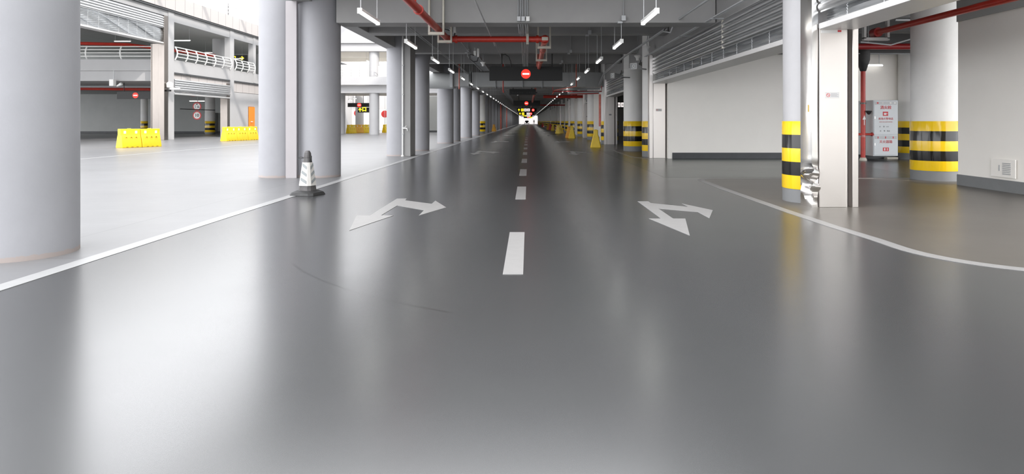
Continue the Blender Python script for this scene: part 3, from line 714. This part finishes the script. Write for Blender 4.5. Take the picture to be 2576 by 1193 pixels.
# fire cabinet
CX, CY = 10.85, 19.5
t = thing('fire_cabinet', 'grey fire hydrant cabinet with red Chinese lettering on the back wall', 'cabinet', (CX, CY, .1))
MB().box(CX-.38, CX+.38, CY, 20.57, .14, 1.84).build('body', 'cabinet', t, .008)
d1 = MB().box(CX-.36, CX+.36, CY-.015, CY, .80, 1.82).build('door', 'cabinetb', t, .006)
d2 = MB().box(CX-.36, CX+.36, CY-.015, CY, .17, .77).build('door', 'cabinetb', t, .006)
FY = CY-.017
MB().box(CX-.33, CX+.33, FY-.006, FY, 1.70, 1.80).build('label_strip', 'galv', d1)
for dx, m in ((-.25, 'textr'), (-.10, 'bar'), (.14, 'white'), (.27, 'white')): MB().box(CX+dx-.025, CX+dx+.025, FY-.010, FY-.006, 1.73, 1.775).build('strip_icon', m, d1)
text('lettering', '消火栓', .115, 'textr', d1, (CX, FY-.003, 1.61), FRONT, bold=.002)
MB().box(CX-.09, CX+.07, FY-.004, FY, 1.36, 1.49).build('hydrant_sign', 'textr', d1)
MB().box(CX-.06, CX+.01, FY-.008, FY-.004, 1.39, 1.45).build('hydrant_icon', 'white', d1); MB().box(CX+.01, CX+.05, FY-.008, FY-.004, 1.42, 1.435).build('hydrant_icon', 'white', d1)
text('lettering', '机场火警电话', .075, 'textr', d1, (CX, FY-.003, 1.27), FRONT)
text('lettering', 'AIRPORT FIRE ALARM TELEPHONE', .026, 'textr', d1, (CX, FY-.003, 1.175), FRONT)
text('lettering', '火     警   119', .05, 'textg', d1, (CX-.06, FY-.003, 1.03), FRONT)
text('lettering', '火     警   电话', .05, 'textg', d1, (CX-.03, FY-.003, .90), FRONT)
MB().box(CX-.33, CX+.33, FY-.006, FY, .66, .75).build('label_strip', 'galv', d2)
for dx in (-.24, -.01, .22): MB().box(CX+dx-.014, CX+dx+.014, FY-.010, FY-.006, .675, .735).build('extinguisher_icon', 'textr', d2)
text('lettering', '灭火器箱', .10, 'textr', d2, (CX, FY-.003, .57), FRONT)
MB().box(CX-.09, CX+.09, FY-.004, FY, .29, .40).build('extinguisher_sign', 'textr', d2)
MB().box(CX-.055, CX-.02, FY-.008, FY-.004, .31, .38).build('extinguisher_sign_icon', 'white', d2); MB().box(CX+.03, CX+.05, FY-.008, FY-.004, .31, .38).build('extinguisher_sign_icon', 'white', d2)
for z, dd in ((1.27, d1), (.46, d2)): MB().box(CX-.345, CX-.325, FY-.012, FY, z, z+.07).build('latch', 'steel', dd)
# access panel low on the right wall
t = thing('access_panel', 'small white louvred panel low on the right wall', 'panel', (8.09, 10.9, .27))
MB().box(8.055, 8.075, 10.62, 11.18, .245, .555).build('plate', 'wallw', t, .004)
mb = MB()
for k in range(7): mb.box(8.045, 8.06, 10.72, 10.90, .30+.03*k, .312+.03*k)
mb.build('louvre', 'galvd', t)
MB().box(8.045, 8.06, 10.97, 10.985, .35, .45).build('handle_slot', 'galvd', t)
tag(MB().box(11.35, 11.7, 20.3, 20.5, 0.0, .06).build('debris', 'cream', None, .01), 'small pale block lying by the skirting under the hidden column', 'debris')
# things seen in the dim room through the second doorway
def wc(t, y):
    MB().box(5.38, 5.46, y-.008, y, 2.08, 2.36).build('yellow_tile', 'led_yellow', t)
    for x in (5.50, 5.78):
        MB().box(x, x+.24, y-.008, y, 2.08, 2.36).build('white_tile', 'led_white', t)
        for dx in (.06, .14): MB().box(x+dx, x+dx+.04, y-.012, y-.008, 2.14, 2.30).build('figure_mark', 'black', t)
sign(40, 5.2, 6.3, 2.02, 2.42, 'lit restroom sign board inside the dim room', (), (5.6,), 4.4, wc)
for x, y in ((5.8, 36.5), (5.9, 44), (5.95, 49)): clone(lp, (x, y, 2.88), None, 'hanging strip lamp inside the dim room behind the second doorway', 'lamps of the dim room')
tag(MB().box(4.8, 6.6, 33.8, 34.6, 3.2, 3.5).build('air_duct', 'cream', None, .02), 'pale air duct under the dim room ceiling', 'duct')
thin('sprinkler_pipe', [(4.7, 36, 2.95), (9, 36, 2.95)], .05, 'redf', 'red pipe under the dim room ceiling', 'pipe')
thin('riser_pipe', [(4.13, 37.0, 0.9), (4.13, 37.0, 2.75)], .07, 'redf', 'short red riser on the white wall before the second steel post', 'pipe')

# ---------------------------------------------------------------- traffic cone
t = thing('traffic_cone', 'dark square traffic cone in a white chevron sleeve on the edge line', 'traffic cone', (-3.60, 10.47, 0), local=True)
t.rotation_euler = (0, 0, math.radians(-16))
def oct_(w, z, c=.25, jx=0, jy=0): k = w*c; return [(-w+k+jx, -w+jy, z), (w-k+jx, -w+jy, z), (w+jx, -w+k+jy, z), (w+jx, w-k+jy, z), (w-k+jx, w+jy, z), (-w+k+jx, w+jy, z), (-w+jx, w-k+jy, z), (-w+jx, -w+k+jy, z)]
MB().strip(oct_(.225, 0), oct_(.205, .045, .3)).strip(oct_(.205, .045, .3), oct_(.14, .075, .3)).build('base', 'rubber', t, .006)
def wz(z): return .118-.078*(z-.06)/.64
MB().strip(oct_(wz(.06), .06, .35), oct_(wz(.6), .6, .35)).strip(oct_(wz(.6), .6, .35), oct_(.046, .68, .35)).strip(oct_(.046, .68, .35), oct_(.028, .72, .4)).build('body', 'conebody', t, .004)
MB().strip(oct_(wz(.155)+.008, .155, .35, .004), oct_(wz(.53)+.007, .53, .35)).build('reflective_sleeve', 'conesleeve', t)
for z in (.185, .30, .415):
    for q in (1, -1):
        f = lambda u, zz: (q*u*wz(zz), -q*(wz(zz)+.0135), zz)
        MB().add([f(.56, z), f(-.62, z+.06), f(-.62, z+.105), f(.56, z+.05)], [(0, 1, 2, 3)]).build('chevron_stripe', 'chev', t)
        g = lambda v, zz: (q*(wz(zz)+.0155), q*v*wz(zz), zz)
        MB().add([g(-.56, z), g(.62, z+.06), g(.62, z+.105), g(-.56, z+.05)], [(0, 1, 2, 3)]).build('chevron_stripe', 'chev', t)
MB().tube([(-.05, -.02, .60), (-.09, -.03, .615), (-.13, -.03, .61), (-.15, -.03, .60), (-.12, -.03, .585), (-.08, -.03, .598), (-.05, -.02, .598)], .005, 6).build('wire_loop', 'rubber', t)
MB().box(.035, .07, -.02, .02, .53, .64).build('clip', 'rubber', t, .01)

# ---------------------------------------------------------------- water-filled barriers (length along local x)
def barrier(loc, rz, mat, label, L=1.0, h=.85, group='plastic road barriers'):
    t = thing('road_barrier', label, 'barrier', loc, group, local=True)
    t.rotation_euler = (0, 0, rz)
    prof = [(.24, 0), (.24, .06), (.13, .52), (.10, .58), (.10, h), (.0, h)]
    full = [(-a, b) for a, b in prof[:-1]][::-1] + [(a, b) for a, b in prof[:-1]]
    full = [(a, b) for a, b in prof[:-1]] + [(-a, b) for a, b in prof[:-1]][::-1]
    def ring(x, sc=1): return [(x, a*sc, b) for a, b in full]
    mb = MB(); xs = [(-L/2, .90), (-L/2+.03, 1), (L/2-.03, 1), (L/2, .90)]
    nn = len(full); vs = []
    for x, sc in xs: vs += ring(x, sc)
    fs = [(i*nn+k, i*nn+(k+1) % nn, (i+1)*nn+(k+1) % nn, (i+1)*nn+k) for i in range(3) for k in range(nn)] + [tuple(range(nn))[::-1], tuple(3*nn+k for k in range(nn))]
    bo = mb.add(vs, fs).build('body', mat, t, .012)
    for s in (-1, 1):
        for k in range(4):
            x = -L*.38+k*L*.255
            MB().strip([(x-.035, s*.222, .08), (x+.035, s*.222, .08), (x+.035, s*.222-.001*s, .085), (x-.035, s*.222, .085)], [(x-.035, s*.15, .50), (x+.035, s*.15, .50), (x+.035, s*.15, .505), (x-.035, s*.15, .505)]) if False else None
        for k in range(3):
            x = -L*.25+k*L*.25
            # lug holes and forklift notches
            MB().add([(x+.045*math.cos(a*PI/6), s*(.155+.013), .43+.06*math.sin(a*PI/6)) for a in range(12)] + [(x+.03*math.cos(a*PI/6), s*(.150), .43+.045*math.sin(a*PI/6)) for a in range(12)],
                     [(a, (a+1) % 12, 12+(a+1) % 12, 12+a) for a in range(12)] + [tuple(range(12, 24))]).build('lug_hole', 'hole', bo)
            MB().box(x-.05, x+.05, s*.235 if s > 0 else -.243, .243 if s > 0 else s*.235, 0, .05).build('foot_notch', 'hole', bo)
        for x in (-L*.28, L*.28): MB().box(x-.05, x+.05, s*.10 if s > 0 else -.106, .106 if s > 0 else s*.10, .64, .76).build('reflector', 'refl', bo)
    MB().box(-.06, .06, -.05, .05, h, h+.02).build('filler_cap', mat, bo, .006)
    return t
a1 = math.atan2(1.8, .75)
# front pair by the courtyard, running left to right
import itertools
def row(p0, p1, n, mats, labels):
    d = Vector(p1)-Vector(p0); L = d.length/n; rz = math.atan2(d.y, d.x)
    for i in range(n):
        c = Vector(p0)+d*(i+.5)/n
        barrier((c.x, c.y, 0), rz, mats[i % len(mats)], labels[i], L*.97)
row((-18.35, 28.75), (-17.55, 30.5), 2, ['yellow'], ['left barrier of the yellow pair on the courtyard lane', 'right barrier of the yellow pair on the courtyard lane'])
row((-18.2, 38.3), (-17.55, 41.4), 3, ['yellow'], ['left barrier of the yellow trio near the orange door', 'middle barrier of the yellow trio near the orange door', 'right barrier of the yellow trio near the orange door'])
row((-18.6, 62.2), (-18.3, 63.2), 1, ['yellow'], ['yellow barrier at the left edge of the column gap'])
row((-17.6, 62.5), (-15.9, 67.0), 4, ['yellow', 'yellowo', 'yellow', 'yellowo'], ['yellow barrier first in the row of four behind the bright column', 'faded orange barrier second in the row of four', 'yellow barrier third in the row of four', 'orange barrier last of the row of four beside the bright column'])
row((-15.1, 67), (-14.3, 69), 2, ['yellow'], ['left pale yellow barrier right of the bright column', 'right pale yellow barrier right of the bright column'])
for (x, y, rz, mt, lab, L) in ((3.10, 29.5, 84, 'yellow', 'nearest yellow barrier end-on at the second doorway', .95),
        (3.10, 45.4, 84, 'yellow', 'right barrier of the yellow pair before the third doorway', 1.0),
        (2.95, 46.7, 84, 'yellowo', 'left barrier of the yellow pair before the third doorway', 1.0),
        (3.05, 62.9, 70, 'yellow', 'wide-turned yellow barrier near the fourth doorway', 1.3),
        (3.15, 82, 84, 'yellow', 'small yellow barrier beside the striped cone', 1.0),
        (3.1, 90, 84, 'redb', 'small red barrier far on the right', 1.2), (2.85, 91.5, 84, 'yellowo', 'small orange barrier beside the red one far right', 1.2),
        (3.1, 138, 84, 'redb', 'tiny red barrier deepest on the right', 1.6), (-4.0, 75.1, 88, 'yellowo', 'orange barrier between dark left columns', 1.4),
        (3.4, 200, 88, 'yellowo', 'tiny orange barrier near the bright tunnel end', 2.0)):
    barrier((x, y, 0), math.radians(rz), mt, lab, L, .80)
t = thing('traffic_cone', 'small red and white cone between the far yellow barriers', 'traffic cone', (3.35, 76.5, 0), local=True)
MB().strip(oct_(.25, 0), oct_(.24, .06)).build('base', 'rubber', t)
for k in range(5):
    z0 = .06+k*.14; MB().strip(oct_(.17-.025*k, z0), oct_(.17-.025*(k+1), z0+.14)).build('band', 'redb' if k % 2 else 'refl', t)
t = thing('striped_wall_board', 'far wall guard painted in yellow and black bands on the right', 'wall guard', (4.1, 137, 0))
for k in range(5): MB().box(4.05, 4.2, 113, 161, .2+.2*k, .4+.2*k).build('band', 'yellow' if k % 2 == 0 else 'black', t)

# ---------------------------------------------------------------- left building across the courtyard
FX = -23.0
lb = thing('parking_building', 'pale multi-storey car park facade across the courtyard on the left', 'building', (FX, 45, 0))
def part(name, mat, *boxes, bevel=.01, parent=lb):
    for b in boxes: o = MB().box(*b).build(name, mat, parent, bevel)
    return o
for y in (41.05, 49.55, 57.95, 66.35): part('facade_pillar', 'facade', (FX-.45, FX, y, y+.65, 0, 8.3))
part('facade_pillar', 'facade', (FX-.45, FX, 53.75, 54.2, 4.4, 8.3))
part('facade_pillar', 'facade', (FX-.45, FX, 32.2, 32.95, 0, 8.3))
part('spandrel', 'facade', (FX-.3, FX-.04, 41.7, 56.5, 4.38, 5.2))
part('spandrel_ledge', 'dark', (FX-.3, FX+.02, 41.7, 49.5, 4.27, 4.38)); part('spandrel_ledge', 'dark', (FX-.3, FX+.02, 50.2, 56.5, 4.27, 4.38))
part('cladding', 'panel', (FX-.35, FX-.10, 41.7, 49.55, 3.0, 4.30), (FX-.35, FX-.10, 50.2, 56.5, 3.5, 4.30))
part('ground_wall', 'facade', (FX-.35, FX-.06, 50.2, 52.85, 0, 3.47), (FX-.35, FX-.06, 54.0, 90, 0, 3.47), (FX-.35, FX-.06, 52.85, 54.0, 2.40, 3.47))
part('top_beam', 'facade', (FX-.3, FX-.05, 41.7, 90, 7.65, 8.3), (FX-.3, FX-.05, 15, 41.05, 7.9, 8.3))
part('parapet_ledge', 'dark', (FX-.3, FX+.10, 15, 90, 8.24, 8.36))
part('parapet', 'panel', (FX-.25, FX+.15, 15, 90, 8.36, 9.3), bevel=0)
part('upper_floor', 'wallg', (-50, FX-.46, 42.0, 90, 3.8, 4.3), (-50, FX-.46, 41.9, 90, 7.7, 8.35))
part('roof', 'wallg', (-50, FX-.46, 30, 41.9, 8.0, 8.3))
part('cross_band', 'facade', (-40, -24.0, 41.4, 41.8, 4.45, 5.2)); part('cross_band_lower', 'facade', (-40, -24.0, 41.5, 41.9, 3.8, 4.45))
part('inner_wall', 'wallg', (-49.6, -23.0, 62, 62.3, 0, 7.7))
part('inner_skirting', 'dark', (-49.6, -23.1, 61.9, 61.99, 0, .22))
part('penthouse_wall', 'panelx', (-27, -26.7, 15, 90, 8.4, 11.8)); lb.children[-1]
for y in (33, 41, 49, 57): part('penthouse_post', 'galv', (-26.6, -26.2, y, y+.4, 8.4, 11.8))
# small devices and steel on the facade
t = thing('shutter_post', 'broad stainless steel pillar at the corner of the courtyard building', 'steel post', (-23.7, 41.2, 0))
MB().box(-24.0, -23.47, 40.95, 41.3, 0, 6.15).build('front_panel', 'steelb', t, .01)
MB().box(-23.46, -23.40, 40.97, 41.2, 0, 6.15).build('groove', 'groove', t)
MB().box(-24.07, -24.01, 40.93, 41.3, 0, 6.15).build('flange', 'steelb', t, .01)
MB().box(-23.39, -23.02, 40.6, 41.03, 0, 7.9).build('guide_rail', 'steelb', t, .01)
t = thing('shutter_post', 'steel shutter frame of the lower courtyard doorway, right side', 'steel post', (-23.2, 49.3, 0))
MB().box(-23.6, -23.2, 49.2, 49.5, 0, 3.0).build('front_panel', 'steelb', t); MB().box(-23.19, -23.02, 49.1, 49.5, 0, 4.1).build('guide_rail', 'steelb', t)
MB().box(-23.21, -23.19, 49.2, 49.4, 0, 3.0).build('groove', 'groove', t)
t = shutter(-23.05, 32.95, 40.6, 6.12, 'crumpled roller shutter high on the courtyard building', True, 7.1, 7.85, s=1, crumple=2.6, slats=13)
t = shutter(-22.98, 41.75, 49.5, 2.95, 'shutter of the lower courtyard doorway', True, 3.18, 3.95, s=1, wires=False)
def railing(label, y0, y1, x, z, n, ax='y', h=.85, curved=True):
    t = thing('railing', label, 'railing', (x, y0, z), 'white railings of the courtyard buildings')
    bul = (lambda v: .16*math.sin(v*PI)) if curved else (lambda v: 0)
    def P(u, v): return (x+bul(v), u, z+h*v) if ax == 'y' else (u, x-bul(v), z+h*v)
    for k in range(4):
        v = (k+1)/4-.02; MB().tube([P(y0, v), P(y1, v)], .032, 8).build('rail', 'white', t)
    for i in range(n+1):
        u = y0+(y1-y0)*i/n
        MB().tube([P(u, v/6) for v in range(7)], .045, 8).build('post', 'white', t)
    return t
railing('curved white railing in the long upper opening of the courtyard building', 41.8, 49.5, FX, 5.2, 6)
railing('curved white railing in the short upper opening left of the joined columns', 50.3, 53.7, FX, 5.2, 3)
railing('curved railing facing the camera above the left courtyard doorway', -33.0, -24.1, 41.55, 5.2, 4, 'x')
railing('straight roof railing on the courtyard building parapet', 15, 62, FX+.05, 9.3, 28, 'y', 1.05, False)
# door in the courtyard wall
t = tag(MB().box(FX-.06, FX+.02, 52.9, 53.95, 0, 2.38).build('door_1', 'orange', None, .01, org=(FX, 53.4, 0)), kind='structure')
MB().tube([(FX+.04, 53.15, 1.15), (FX+.10, 53.15, 1.15), (FX+.10, 53.35, 1.15)], .03, 8).build('door_handle', 'white', t, org=(0, 0, 0)).location = (-FX, -53.4, 0)
# round plates and lamps inside the courtyard building
def round_sign(x, y, z, label, txt, r=.33):
    t = thing('road_sign', label, 'sign', (x, y, z), 'round red-rimmed road signs')
    MB().tube([(x, y, z), (x, y+.03, z)], r, 36).build('rim', 'redb', t); MB().tube([(x, y-.01, z), (x, y+.01, z)], r*.76, 36).build('face', 'refl', t)
    if txt: text('numerals', txt, r*1.0, 'black', t, (x, y-.014, z-.0), FRONT, bold=.006)
    else:
        MB().add([(x-.1, y-.014, z+.22), (x+.1, y-.014, z+.22), (x, y-.014, z+.12)], [(0, 1, 2)]).build('height_mark', 'black', t)
        MB().box(x+.02, x+.20, y-.014, y-.01, z-.10, z-.02).build('truck_mark', 'textg', t); MB().box(x+.05, x+.12, y-.014, y-.01, z-.02, z+.07).build('truck_mark', 'textg', t); MB().box(x-.14, x-.10, y-.014, y-.01, z-.12, z+.10).build('truck_mark', 'textg', t)
    return t
round_sign(-25.65, 49.7, 1.2+14.5/1615*49.7, 'round speed limit sign reading 10 inside the lower courtyard doorway', '10')
round_sign(-25.65, 49.7, 1.2+37/1615*49.7, 'round height limit sign above the speed limit sign', '')
tag(MB().tube([(-26.9, 49.6, 2.15), (-24.2, 49.6, 2.05)], .03, 8).build('height_bar', 'black'), 'thin black height bar crossing the round signs', 'bar')
tag(MB().tube([(-25.65, 49.8, 2.6), (-25.65, 49.8, 3.8)], .02, 6).build('sign_hanger', 'galvd'), 'thin hanger rod over the round signs', 'rod')
for (x, y, z, lab) in ((-26.9, 51, 2.80, 'left strip lamp in the lower courtyard doorway'), (-25.2, 53, 2.85, 'right strip lamp in the lower courtyard doorway'), (-30.3, 47, 7.05, 'strip lamp under the upper ceiling behind the crumpled shutter'),
        (-24.9, 45, 6.85, 'strip lamp high in the long upper opening'), (-26.2, 52, 6.75, 'small strip lamp beside the round pillar in the upper opening'), (-25.2, 54, 6.45, 'strip lamp in the short upper opening'), (-28.9, 48, 3.35, 'strip lamp above the left courtyard doorway'), (-26.2, 45.6, 3.35, 'white strip lamp by the corner steel pillar')):
    c = clone(lp, (x, y, z), PI/2*-1, lab, 'lamps of the courtyard buildings')
sign(43.3, -27.75, -25.05, 2.7, 3.2, 'black no-entry sign board inside the left courtyard doorway', (-26.5,), (-27.3, -25.5), 3.8, r=.19)
def up_arrow(t, y): text('glyph', '出口', .36, 'led_yellow', t, (-25.3, y-.01, 6.58), FRONT, bold=.02); arrow_mark(t, -24.45, y-.01, 6.58, .2, True)
sign(54.8, -26.6, -24.0, 6.3, 6.85, 'black board with yellow arrow in the upper courtyard opening', (), (-25.8,), 7.7, up_arrow)
tag(MB().cyl(-24.6, 51.0, 4.3, 7.7, .45, 40).build('round_pillar', 'facade'), 'round pillar behind the upper railing of the courtyard building', 'column')
striped(-34.4, 57.5, 'dim striped column inside the left courtyard doorway', .28, 3.8)
striped(-29.0, 58.5, 'dim striped column inside the lower courtyard doorway', .42, 3.8)
t = thing('fire_cabinet', 'dim grey cabinet beside the round signs in the lower courtyard doorway', 'cabinet', (-30.0, 60, 0))
MB().box(-30.9, -30.0, 61.2, 61.9, .1, 2.0).build('body', 'wallg', t, .01); MB().box(-30.85, -30.05, 61.17, 61.2, .15, .75).build('door', 'cabinet', t); MB().box(-30.85, -30.05, 61.17, 61.2, .85, 1.95).build('door', 'cabinet', t)
thin('sprinkler_main', [(-33, 46, 3.55), (-27.2, 46, 3.5), (-25.6, 49, 3.2), (-24.2, 49, 3.2)], .12, 'red', 'red pipe under the ceiling of the left courtyard doorway')
thin('sprinkler_main', [(-33, 46.5, 6.85), (-29, 46.5, 6.75), (-24.4, 50, 6.3)], .12, 'red', 'red pipe under the upper ceiling behind the curved railing')
thin('insulated_pipe', [(-34, 44.2, 3.60), (-24.2, 44.2, 3.56)], .08, 'galvd', 'long grey pipe under the ceiling of the left courtyard doorway')
t = thing('security_camera', 'white camera on the corner pillar of the courtyard building', 'camera', (-22.9, 41.0, 3.4))
MB().lathe([(.02, 0), (.18, .05), (.2, .3), (.1, .4)], (-22.85, 40.9, 3.3), 20).build('dome', 'white', t)
MB().box(-22.8, -22.2, 40.8, 40.95, 3.2, 3.33).build('body', 'white', t, .02); MB().box(-23.0, -22.8, 40.8, 41.0, 3.1, 3.2).build('mount', 'black', t)
t = thing('antenna_box', 'white box hanging on a rod over the left courtyard doorway', 'antenna', (-26.3, 40.6, 3.5))
MB().tube([(-26.6, 41.2, 4.45), (-26.6, 41.2, 3.85)], .03, 8).build('hanging_rod', 'galv', t)
MB().box(-26.78, -26.5, 41.0, 41.3, 3.45, 3.88).build('box', 'white', t, .02); MB().tube([(-26.4, 41.2, 3.45), (-26.1, 41.2, 3.6)], [.05, .1], 10).build('horn', 'white', t)

# ---------------------------------------------------------------- cross building seen between the columns
cb = thing('cross_building', 'bright white car park block closing the courtyard behind the columns', 'building', (-14, 57, 0))
p2 = lambda name, mat, *b, **k: part(name, mat, *b, parent=cb, **k)
p2('parapet_band', 'facadew', (-22.75, -5.02, 56.5, 56.8, 4.40, 5.12)); p2('band_beam', 'facadew', (-22.75, -5.02, 57.0, 57.6, 3.7, 4.4))
p2('floor_slab', 'wallw', (-22.75, -5.02, 57.6, 66, 4.3, 4.8)); p2('upper_slab', 'wallw', (-22.75, -5.02, 57.6, 66, 7.9, 8.2))
p2('upper_beam', 'facadew', (-22.75, -5.02, 56.9, 57.6, 7.4, 8.1)); p2('upper_wall', 'facadew', (-22.75, -5.02, 56.7, 57.0, 8.1, 10.4))
p2('back_cladding', 'panelx', (-22.75, -5.02, 76, 76.3, 2.6, 7.9), bevel=0)
for y in (61.5, 65.4): p2('inner_beam', 'wallw', (-22.75, -5.02, y, y+.4, 3.8, 4.3), (-22.75, -5.02, y, y+.4, 7.3, 7.9))
p2('inner_wall', 'wallw', (-24, -18.8, 84, 84.3, 0, 4), (-15.8, -12.4, 84, 84.3, 0, 4)); p2('deep_wall', 'wallg', (-24, -7.1, 100, 100.3, 0, 4.4))
p2('ramp_edge', 'groove', (-21, -6, 75.7, 75.9, 6.3, 6.45))
def bright_col(x, y, label, r=.44, z1=8.1): return tag(MB().cyl(x, y, 0, z1, r, 40).build('concrete_column', 'facadew', None, org=(x, y, 0)), label, 'column', 'columns of the bright block')
bright_col(-13.8, 57.5, 'bright round column seen through the gap between grey columns')
bright_col(-17.75, 61, 'bright column beside the edge of the joined pair', .35, 4.4)
bright_col(-18.4, 70, 'bright column behind the row of four barriers', .44, 4.4)
bright_col(-20.5, 57.5, 'bright column hidden mostly behind the joined pair')
railing('straight white railing of the bright block, left of its column', -22, -14.4, 56.66, 5.1, 4, 'x', .95, False)
railing('straight white railing of the bright block, right of its column', -13.2, -5.2, 56.66, 5.12, 4, 'x', .95, False)
sign(67, -18.85, -16.0, 2.68, 3.1, 'black no-entry sign board seen in the gap of the left columns', (-17.65,), (-18.3, -16.6), 4.3, r=.22)
def up2(t, y): arrow_mark(t, -17.95, y-.01, 2.43, .22); text('glyph', '口', .5, 'led_yellow', t, (-17.5, y-.01, 2.45), FRONT, bold=.03)
sign(68.5, -18.2, -16.5, 2.12, 2.66, 'small yellow arrow board below the no-entry board in the gap', (), (-17.6,), 4.3, up2)
tag(MB().tube([(-19.15, 72, 2.1), (-19.15, 72.04, 2.1)], .40, 30).build('round_disc', 'redb'), 'red round disc behind the bright columns in the gap', 'disc')
tag(MB().tube([(-16.1, 72, 2.0), (-16.1, 72.04, 2.0)], .40, 30).build('round_disc', 'redb'), 'second red round disc at the right of the gap', 'disc')
for x, y, z in ((-16.4, 60, 3.35), (-17.5, 62.5, 3.3), (-15.0, 62.5, 3.3), (-15.2, 60.2, 6.9)): clone(lp, (x, y, z), None, 'strip lamp under the ceiling of the bright block' if z < 5 else 'strip lamp on the upper floor of the bright block', 'lamps of the bright block')
striped(-18.6, 78, 'small striped column behind barriers in the column gap', .3, 4.3); striped(-14.9, 78, 'small striped column right of the bright column', .3, 4.3)
for y in (16, 22, 28, 34, 40, 46, 52): struct('roof_truss', MB().box(-24, -5, y, y+.35, 15.2, 15.42), 'galv')
for x in (-20, -15, -10): struct('roof_truss', MB().box(x, x+.3, 10, 60, 15.45, 15.7), 'galv')

# ---------------------------------------------------------------- tunnel end: car and person
t = thing('car', 'dark car with headlights on at the bright tunnel end', 'car', (-.6, 262, 0))
def crs(y, w, z0, z1, r=.12): return [(-.6-w, y, z0), (-.6+w, y, z0), (-.6+w, y, z1-r), (-.6+w-r, y, z1), (-.6-w+r, y, z1), (-.6-w, y, z1-r)]
MB().strip(crs(262, .8, .3, .78), crs(262.5, .9, .25, .92)).strip(crs(262.5, .9, .25, .92), crs(266.2, .9, .3, 1.0)).build('body', 'carpaint', t, .05)
MB().strip(crs(263.2, .80, .9, 1.0, .02), crs(264.0, .68, .9, 1.46)).strip(crs(264.0, .68, .9, 1.46), crs(265.8, .7, .9, 1.35)).build('cabin', 'glassd', t, .04)
for s in (-.62, .62): MB().box(-.6+s-.14, -.6+s+.14, 261.95, 262.2, .55, .72).build('headlamp', 'headlamp', t, .03)
for s in (-.85, .85):
    for y in (262.9, 265.4): MB().tube([(-.6+s-.1, y, .32), (-.6+s+.1, y, .32)], .32, 20).build('wheel', 'rubber', t)
def person(x, y, label):
    t = thing('person', label, 'person', (x, y, 0))
    V = [(0, 0, .95), (0, 0, 1.2), (0, 0, 1.45), (0, 0, 1.53), (0, -.01, 1.66), (0, 0, 1.76), (-.2, 0, 1.43), (-.26, 0, 1.15), (-.25, -.06, .88), (.2, 0, 1.43), (.26, 0, 1.15), (.25, -.06, .88), (-.1, 0, .9), (-.11, -.02, .5), (-.1, .05, .07), (-.1, -.1, .04), (.1, 0, .9), (.12, .03, .5), (.12, .0, .07), (.12, -.14, .04)]
    E = [(0, 1), (1, 2), (2, 3), (3, 4), (4, 5), (2, 6), (6, 7), (7, 8), (2, 9), (9, 10), (10, 11), (0, 12), (12, 13), (13, 14), (14, 15), (0, 16), (16, 17), (17, 18), (18, 19)]
    Rr = [.15, .15, .14, .06, .10, .07, .06, .05, .04, .06, .05, .04, .10, .07, .05, .05, .10, .07, .05, .05]
    me = bpy.data.meshes.new('body'); me.from_pydata(V, E, []); o = bpy.data.objects.new('body', me); COL.objects.link(o); o.parent = t
    m = o.modifiers.new('skin', 'SKIN'); 
    for i, r in enumerate(Rr): me.skin_vertices[0].data[i].radius = (r, r)
    me.skin_vertices[0].data[0].use_root = True
    o.modifiers.new('sub', 'SUBSURF').levels = 1; me.materials.append(M['cloth'])
    MB().lathe([(.04, 0), (.10, .05), (.11, .12), (.06, .18)], (x, y+.015, 1.64), 14).build('hair', 'rubber', t)
person(2.25, 252, 'person in dark clothes standing at the bright tunnel end')

# ---------------------------------------------------------------- hanger rods that carry the loose pipes
def hang(label, *pts, top=4.4):
    o = [q for q in COL.objects if q.get('label') == label][0]
    for x, y, z in pts: MB().tube([(x, y, z), (x, y, top)], .008, 6).build('hanger_rod', 'galvd', o)
hang('dark red crosswise pipe behind the big right column', (9.2, 18.9, 3.4), (13, 18.9, 3.4))
hang('thin dark conduit along the top of the right room wall', (9.4, 19.5, 3.26), (13, 19.5, 3.24))
hang('red pipe under the dim room ceiling', (5.2, 36, 2.95), (8, 36, 2.95))
hang('bright red crosswise pipe beyond the duct on the right', (1.4, 47, 3.0), (3.2, 47, 3.0))
hang('dark red crosswise pipe far down the lane', (.8, 70, 2.95), (3.4, 70, 2.95))
hang('faded red pipe running on beyond the duct', (.4, 39, 3.05), (.4, 60, 3.05), (.4, 80, 3.05))
hang('grey insulated pipe under the right half of the duct', (2.1, 32.6, 2.62), (3.5, 32.6, 2.66))
hang('lowest thin red pipe under the grey insulated pipe', (2.2, 32.4, 2.56), (3.4, 32.4, 2.6))
hang('long ladder cable tray running on beyond the duct', (-1.95, 45, 3.45), (-1.62, 45, 3.45), (-1.95, 70, 3.45))
hang('ladder cable tray hanging left of the large sign board', (-2.16, 25.5, 3.5), (-1.78, 25.5, 3.5))

for x, y, z in ((-19.15, 72, 2.5), (-16.1, 72, 2.4)): thin('disc_hanger', [(x, y+.02, z), (x, y+.02, 0.0)], .03, 'galv', 'thin post carrying a red round disc in the column gap', 'post', 'posts of the red discs')
hang('bent silver conduit under the right room ceiling', (9.0, 17.0, 3.28), (11.4, 16.8, 3.48))
